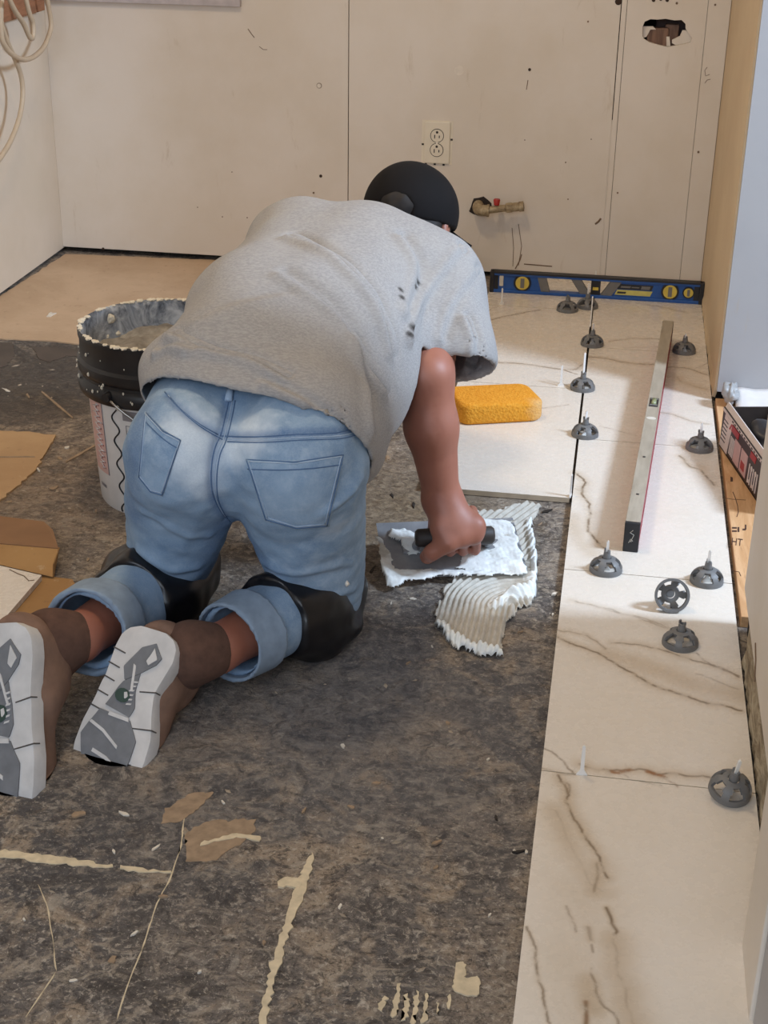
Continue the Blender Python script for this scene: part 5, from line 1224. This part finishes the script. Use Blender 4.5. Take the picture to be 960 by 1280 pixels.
# ------------------------------------------------------------------ knee pads
plain('knee_pad_black', (18, 17, 20), .36, var=.3, scale=30, bump=.3)
for K, A_, sx in ((KR, AR, 1), (KL, AL, -1)):
    ax = nrm(A_-K); fk = Field(K-.17, K+.17, .0045)
    fk.rc(K+A(-.004*sx, .045, -.014), K+ax*.055+A(0, 0, -.008), .070, .073, .03); fk.ell(K+A(.006*sx, -.03, -.040), (.066, .075, .032), k=.03); fk.rc(K+ax*.05, K+ax*.10, .074, .072, .02)
    fk.cut(A(0, 0, .0), A(0, 0, -1)); fk.cut(K+ax*.125, ax); V, Q = fk.mesh(2); V = V+vnormals(V, Q)*(.0055*fbm(V, 40, 12, 3))[:, None]; V[:, 2] = np.maximum(V[:, 2], .0005)
    o = poly_obj('knee_pad', V, Q, MATS['knee_pad_black'], person)

# ------------------------------------------------------------------ T-shirt
def shirt_mat():
    t = NT('heather_jersey', .9, spec=.15).world_co(); h = t.noise(240, 4, .75, 0, stretch=(.5, 1, 2.2)); n = t.noise(9, 5, .6); f = t.noise(420, 3, .7); st = t.attr('stain')
    c = t.mix(t.rv(h, .38, .64), srgb(148, 146, 146), srgb(166, 164, 162)); c = t.mix(t.math('MULTIPLY', t.rv(n, .45, .7), .25), c, srgb(176, 171, 165)); c = t.mix(st, c, srgb(56, 52, 50))
    t.color(c); t.bump(f, .2, .001); return t.m
def make_shirt():
    fs = Field((-.78, .12, .06), (-.10, 1.02, .66), .005)
    lat0 = nrm(HR-HL); lat1 = nrm(SR-SL_); M1 = A(-.445, .56, .415)
    fs.rc(A(-.468, .30, .362), M1, .124, .120, .03, lat0, 1.30); fs.rc(M1, A(-.392, .815, .452), .120, .118, .05, nrm(lat0+lat1), 1.42)
    fs.rc(SL_+A(.05, -.02, .0), SR+A(-.02, -.02, -.0), .092, .088, .05)
    fs.rc(atY(282, 458, .38), atY(318, 396, .60), .098, .092, .05); fs.rc(atY(318, 396, .60), atY(372, 322, .85), .092, .086, .05); fs.rc(C7+A(0, -.06, -.02), C7+A(.004, .01, .005), .085, .066, .04)
    # right sleeve, left sleeve
    shem = atY(566, 448, .665); fs.rc(SR+A(-.01, -.01, .0), shem, .088, .070, .04); lh = SL_*.55+ELL*.45; fs.rc(SL_, lh, .088, .076, .04)
    fs.rc(SR+A(.005, -.04, -.03), atY(577, 452, .67), .062, .045, .04)
    # cloth hanging from the belly on the right
    tip = atY(430, 562, .345); fs.rc(A(-.345, .60, .385), tip, .088, .050, .05); fs.rc(A(-.37, .43, .355), tip, .088, .052, .04); fs.rc(A(-.30, .70, .385), A(-.33, .50, .34), .070, .055, .05)
    fs.ell(A(-.388, .245, .356), (.110, .108, .108), k=.03); fs.rc(A(-.52, .28, .365), A(-.39, .28, .362), .108, .108, .03)
    # loose bulge at the left hem
    fs.rc(atY(212, 462, .33), atY(240, 470, .30), .045, .05, .04)
    a_, b_, c_ = atY(176, 492, .29), atY(330, 492, .19), atY(460, 600, .30); nn = nrm(np.cross(b_-a_, c_-a_)); nn = nn if nn@(C7-a_) < 0 else -nn
    # sleeve ends and neck opening are cut, the shirt is a hollow cloth
    raw = fs.a.copy(); fs.shell(.008); fs.cut(a_, nn)
    def capcut(c, ax, R_):    # open a tube end
        ax = nrm(ax); P = fs._p(fs._sl(c-R_-.05, c+R_+.05)); sl = fs._sl(c-R_-.05, c+R_+.05); d = (P-c)@ax; r = np.linalg.norm((P-c)-d[..., None]*ax, axis=-1)
        fs.a[sl] = np.where((r < R_), np.maximum(fs.a[sl], d), fs.a[sl])
    capcut(shem+A(.0, -.012, -.012), A(.10, -.55, -.72), .115); capcut(lh, lh-SL_, .12)
    capcut(C7+A(.016, .036, .012), A(.25, .9, .2), .085)
    V, Q = fs.mesh(3); N = vnormals(V, Q); bv = bvh_of(V, Q)
    disp = .0022*fbm(V*A(1.2, .8, 1), 20, 21, 3); stain = np.zeros(len(V))
    for pts, am, wd in [([(360, 298), (410, 320), (440, 345), (465, 375), (480, 410), (487, 440)], .006, .013), ([(350, 345), (395, 375), (430, 410), (460, 460), (480, 490)], .0045, .013), ([(210, 418), (260, 440), (310, 452), (350, 472)], .006, .011), ([(195, 440), (214, 434), (232, 440)], .007, .010), ([(575, 312), (545, 352), (525, 385), (512, 425)], .007, .011), ([(595, 340), (565, 380), (548, 425)], .005, .010), ([(330, 480), (380, 505), (430, 545), (455, 585)], .004, .008), ([(250, 400), (300, 380), (350, 370)], .003, .016), ([(440, 430), (455, 480), (462, 540)], .005, .013), ([(580, 400), (590, 430), (585, 462)], .005, .010), ([(500, 300), (520, 340), (505, 390)], .005, .012)]:
        L_ = [p for p, _ in surf(bv, smooth_line(pts, 4))]
        if len(L_) > 1:
            L2_ = [p for p, _ in surf(bv, smooth_line([(x+7, y-6) for x, y in pts], 4))]; disp += 1.6*am*np.exp(-(dist_line3(V, L_)/wd)**2)
            if len(L2_) > 1: disp -= 1.5*am*np.exp(-(dist_line3(V, L2_)/wd)**2)
    for (x, y, r) in [(501, 362, .006), (502, 372, .006), (525, 351, .006), (522, 357, .005), (514, 411, .008), (510, 419, .007), (524, 397, .004)]:
        h = surf(bv, [(x, y)])
        if h: stain = np.maximum(stain, np.exp(-(np.linalg.norm(V-h[0][0], axis=1)/r)**4))
    V = V+N*disp[:, None]; o = poly_obj('t_shirt', V, Q, shirt_mat(), person, {'stain': stain}); bv = bvh_of(V, Q)
    return o
shirt = make_shirt()

# ------------------------------------------------------------------ cap and hair
def make_cap_hair():
    Rh = np.array([hrt, hfw, hup]); hp_ = lambda x, y, z: HEAD+hrt*x+hfw*y+hup*z
    plain('hair_dark', (24, 17, 14), .7, var=.3, scale=90, bump=.5); plain('cap_black', (14, 11, 12), .85, var=.2, scale=12, spec=.25)
    fh = Field(HEAD-.16, HEAD+.16, .004); fh.ell(HEAD+hup*.012-hfw*.006, (.0775, .092, .092), Rh); fh.cut(hp_(0, .035, -.01), nrm(hfw*.9-hup*.35)); fh.cut(hp_(0, -.05, -.075), nrm(-hup)); V, Q = fh.mesh(2); V = V+vnormals(V, Q)*(.0025*fbm(V, 90, 4, 3))[:, None]
    poly_obj('hair', V, Q, MATS['hair_dark'], person)
    fc = Field(HEAD-.17, HEAD+.17, .004); fc.ell(HEAD+hup*.022-hfw*.002, (.0890, .101, .092), Rh); fc.cut(hp_(0, 0, -.004), nrm(-hup+hfw*.34))
    fc.ell(hp_(0, -.098, -.018), (.034, .03, .024), Rh, .004, sub=True)      # opening above the strap
    V, Q = fc.mesh(2); V = V+vnormals(V, Q)*(.0012*fbm(V, 22, 14, 2))[:, None]; c = poly_obj('cap', V, Q, MATS['cap_black'], person)
    pts = [hp_(.083*math.sin(t), -.098*math.cos(t), -.036) for t in np.linspace(-.5, .5, 9)]; adopt(MB().tube(pts, .006, 8).build('back_strap', MATS['cap_black'], None, smooth=True), c)
    adopt(MB().tube([hp_(0, 0, .116), hp_(0, 0, .119)], [.008, .005], 12).build('top_button', MATS['cap_black'], None, smooth=True), c)
    n = 14; V, Fc = [], []
    for i in range(n+1):
        for j in range(5):
            t = -1.15+2.3*i/n; f = j/4; r = .088+.068*f*math.cos(t*.9)**.8; V.append(hp_(.92*r*math.sin(t)*(.95+.05*f), r*1.1*math.cos(t)*.98, .34*min(r*1.1*math.cos(t), .097)-.003-.016*f+.018*(math.cos(t)-1)*f))
    for i in range(n):
        for j in range(4): q = i*5+j; Fc.append((q, q+5, q+6, q+1))
    br = link('brim', mesh_pd('brim', V, Fc, True), MATS['cap_black']); md = br.modifiers.new('s', 'SOLIDIFY'); md.thickness = .004; adopt(br, c)
make_cap_hair()

# ------------------------------------------------------------------ shoes: sole towards the camera, toes tucked on the floor
plain('sole_white', (206, 204, 202), .6, var=.10, scale=35, bump=.2); plain('tread_grey', (116, 118, 122), .7, var=.14, scale=50); plain('tread_green', (52, 72, 64), .7); plain('suede_brown', (128, 100, 84), .9, var=.18, scale=35, bump=.3); plain('sock_brown', (92, 66, 54), .95, var=.2, scale=70); plain('groove_dark', (84, 80, 78), .9)
def make_shoe(B, H, N, mir):
    U = nrm(H-B); N = nrm(N); N = nrm(N-U*(N@U)); Vv = np.cross(U, N); Vv = Vv if Vv[0] > 0 else -Vv; Ls = np.linalg.norm(H-B)
    root = empty('shoe', tuple(B)); adoptE = root; root.parent = person; root.matrix_parent_inverse = mworld(person).inverted()
    hor = nrm(A(-N[0], -N[1], 0)); T_end = nrm(hor*.96+A(0, 0, .10))
    def sole_pt(s, v, off):      # s: 0 heel .. 1 ball .. 1.35 toe tip
        if s <= 1: return H-U*(s*Ls)+Vv*v+N*off
        t = (s-1)/.38; ang = min(t*1.2, 1.0)*math.radians(78); R_ = .055; d = -U; 
        c = H-U*Ls - N*R_; p = c + N*R_*math.cos(ang) - U*R_*math.sin(ang)
        nn = N*math.cos(ang)-U*math.sin(ang); return p+Vv*v+nn*off
    def hw(s):
        e = [(0, .018), (.03, .030), (.09, .0385), (.2, .041), (.45, .036), (.62, .040), (.82, .048), (1.0, .049), (1.2, .043), (1.32, .030), (1.38, .014)]; return 1.20*np.interp(s, *zip(*e))
    def cen_(s): return mir*np.interp(s, [0, .2, .5, .8, 1.1, 1.38], [0, 0, -.004, .003, .006, .008])
    st = list(np.linspace(0, 1.38, 40)); prof = [(-1, -.026), (-1.0, -.006), (-.96, 0), (-.5, .0015), (0, .002), (.5, .0015), (.96, 0), (1.0, -.006), (1, -.026)]; V, Fc = [], []; m_ = len(prof)
    for s in st:
        for v, o_ in prof: V.append(sole_pt(s, cen_(s)+v*hw(s), o_))
    for i in range(len(st)-1):
        for k in range(m_): Fc.append((i*m_+k, i*m_+(k+1) % m_, (i+1)*m_+(k+1) % m_, (i+1)*m_+k))
    Fc += [tuple(range(m_)), tuple(range(len(V)-1, len(V)-1-m_, -1))]
    b = bmesh.new(); me = mesh_pd('outsole', V, Fc); b.from_mesh(me); bmesh.ops.recalc_face_normals(b, faces=b.faces); b.to_mesh(me); b.free(); me.polygons.foreach_set('use_smooth', np.ones(len(me.polygons), bool)); me.set_sharp_from_angle(angle=math.radians(50))
    adopt(link('outsole', me, MATS['sole_white']), root)
    def pad(poly, mat, name='tread_pad', h0=.0008, h1=.0040, dens=.03):
        P = resample(np.vstack([poly, poly[:1]]), dens)[:-1]; cx = P.mean(0); VV = []; FF = []; k = len(P); rings = [1.0, .66, .33]
        for o_, sc in [(h0, 1.0)]+[(h1, r) for r in rings]:
            for s, v in P: q = cx+(np.array([s, v])-cx)*sc; VV.append(sole_pt(q[0], cen_(q[0])+q[1]*hw(q[0]), o_))
        VV.append(sole_pt(cx[0], cen_(cx[0])+cx[1]*hw(cx[0]), h1))
        for r in range(3):
            for i in range(k): FF.append((r*k+i, r*k+(i+1) % k, (r+1)*k+(i+1) % k, (r+1)*k+i))
        FF += [(3*k+i, 3*k+(i+1) % k, 4*k) for i in range(k)]; adopt(link(name, mesh_pd(name, VV, FF), MATS[mat]), root)
    mm = mir
    pad(np.array([(.70, -.62*1), (.72, .34), (.86, .62), (1.08, .60), (1.12, .10), (1.10, -.62), (.92, -.86)]), 'tread_grey')
    pad(np.array([(.10, .30), (.16, -.10), (.34, -.42), (.44, -.20), (.36, .20), (.26, .56), (.20, .62)]), 'tread_grey'); pad(np.array([(.36, .22), (.45, -.22), (.66, -.52), (.70, .30), (.62, .42)]), 'tread_grey')
    pad(np.array([(.555+.055*math.cos(k/12*6.2832), -.06+.26*math.sin(k/12*6.2832)) for k in range(12)]), 'tread_green', 'tread_logo_disc', .003, .0052)
    pad(np.array([(.53, -.02), (.58, .04), (.555, .14), (.52, .08)]), 'sole_white', 'tread_chip', .005, .006)
    pad(np.array([(.14, .32), (.25, .22), (.28, .34), (.22, .52)]), 'sole_white', 'tread_chip', .003, .0052); pad(np.array([(.30, -.12), (.50, .16), (.51, .26), (.31, -.02)]), 'sole_white', 'tread_chip', .003, .0052)
    for k in range(6): pad(np.array([(.42+.035*k, .30), (.43+.035*k, .12), (.442+.035*k, .12), (.432+.035*k, .30)]), 'sole_white', 'tread_bar', .003, .0050)
    pad(np.array([(.80, -.70), (.84, -.30), (.93, .20), (.955, .20), (.865, -.30), (.82, -.74)]), 'sole_white', 'tread_bar', .003, .0050); pad(np.array([(1.0, -.40), (1.02, .0), (1.06, .35), (1.08, .34), (1.04, 0), (1.02, -.42)]), 'sole_white', 'tread_bar', .003, .0050)
    pad(np.array([(.70, -.30), (.705, .30), (.735, .32), (.73, -.32)]), 'sole_white', 'tread_bar', .003, .0050)
    for s in (.22, .34, .45, .57, .69): adopt(MB().tube([sole_pt(s, cen_(s)-1.01*hw(s), -.012), sole_pt(s, cen_(s)-.99*hw(s), .0006), sole_pt(s+.02, cen_(s)-.55*hw(s), .0014)], .0011, 5).build('sole_groove', MATS['groove_dark']), root)
    for s in (.46, .74): adopt(MB().tube([sole_pt(s, cen_(s)+1.01*hw(s), -.012), sole_pt(s, cen_(s)+.99*hw(s), .0006), sole_pt(s+.03, cen_(s)+.45*hw(s), .0014)], .0011, 5).build('sole_groove', MATS['groove_dark']), root)
    # upper
    lo = np.minimum(B, H)-.16; hi = np.maximum(B, H)+.16; fu = Field(lo, hi, .004)
    pt = lambda s, o_, v=0: sole_pt(s, cen_(min(s, 1.38))+v, o_)
    fu.chain([pt(.16, -.055), pt(.5, -.052), pt(.85, -.046), pt(1.12, -.038), pt(1.28, -.030)], [.037, .037, .042, .036, .026], .03); fu.rc(pt(.16, -.05), pt(.20, -.095), .038, .043, .03); fu.rc(pt(.4, -.055), pt(.36, -.085), .038, .038, .03)
    fu.rc(pt(.05, -.034), pt(1.0, -.034), .028, .040, .03)
    fu.cut(pt(.5, -.014), N)
    V, Q = fu.mesh(2); V = V+vnormals(V, Q)*(.002*fbm(V, 45, 31, 3))[:, None]; V[:, 2] = np.maximum(V[:, 2], .0008); poly_obj('upper', V, Q, MATS['suede_brown'], root)
    return root, pt, N
for (B, H, N, mir, A_, K) in ((atY(132, 940, -.058), atY(192, 787, .060), A(-.20, -.82, .52), 1, AR, KR), (atY(0, 985, -.158), atY(4, 779, -.035), A(-.22, -.82, .52), -1, AL, KL)):
    r_, pt, N_ = make_shoe(B, H, N, mir)
    tgt = pt(.20, -.10); fk = Field(np.minimum(tgt, A_)-.1, np.maximum(tgt, A_)+.1, .004); fk.chain([tgt, A_+A(-.030, -.026, .006), A_+A(-.008, -.008, .002)], [.044, .043, .040], .02); V, Q = fk.mesh(1); V[:, 2] = np.maximum(V[:, 2], .001); poly_obj('sock', V, Q, MATS['sock_brown'], person)
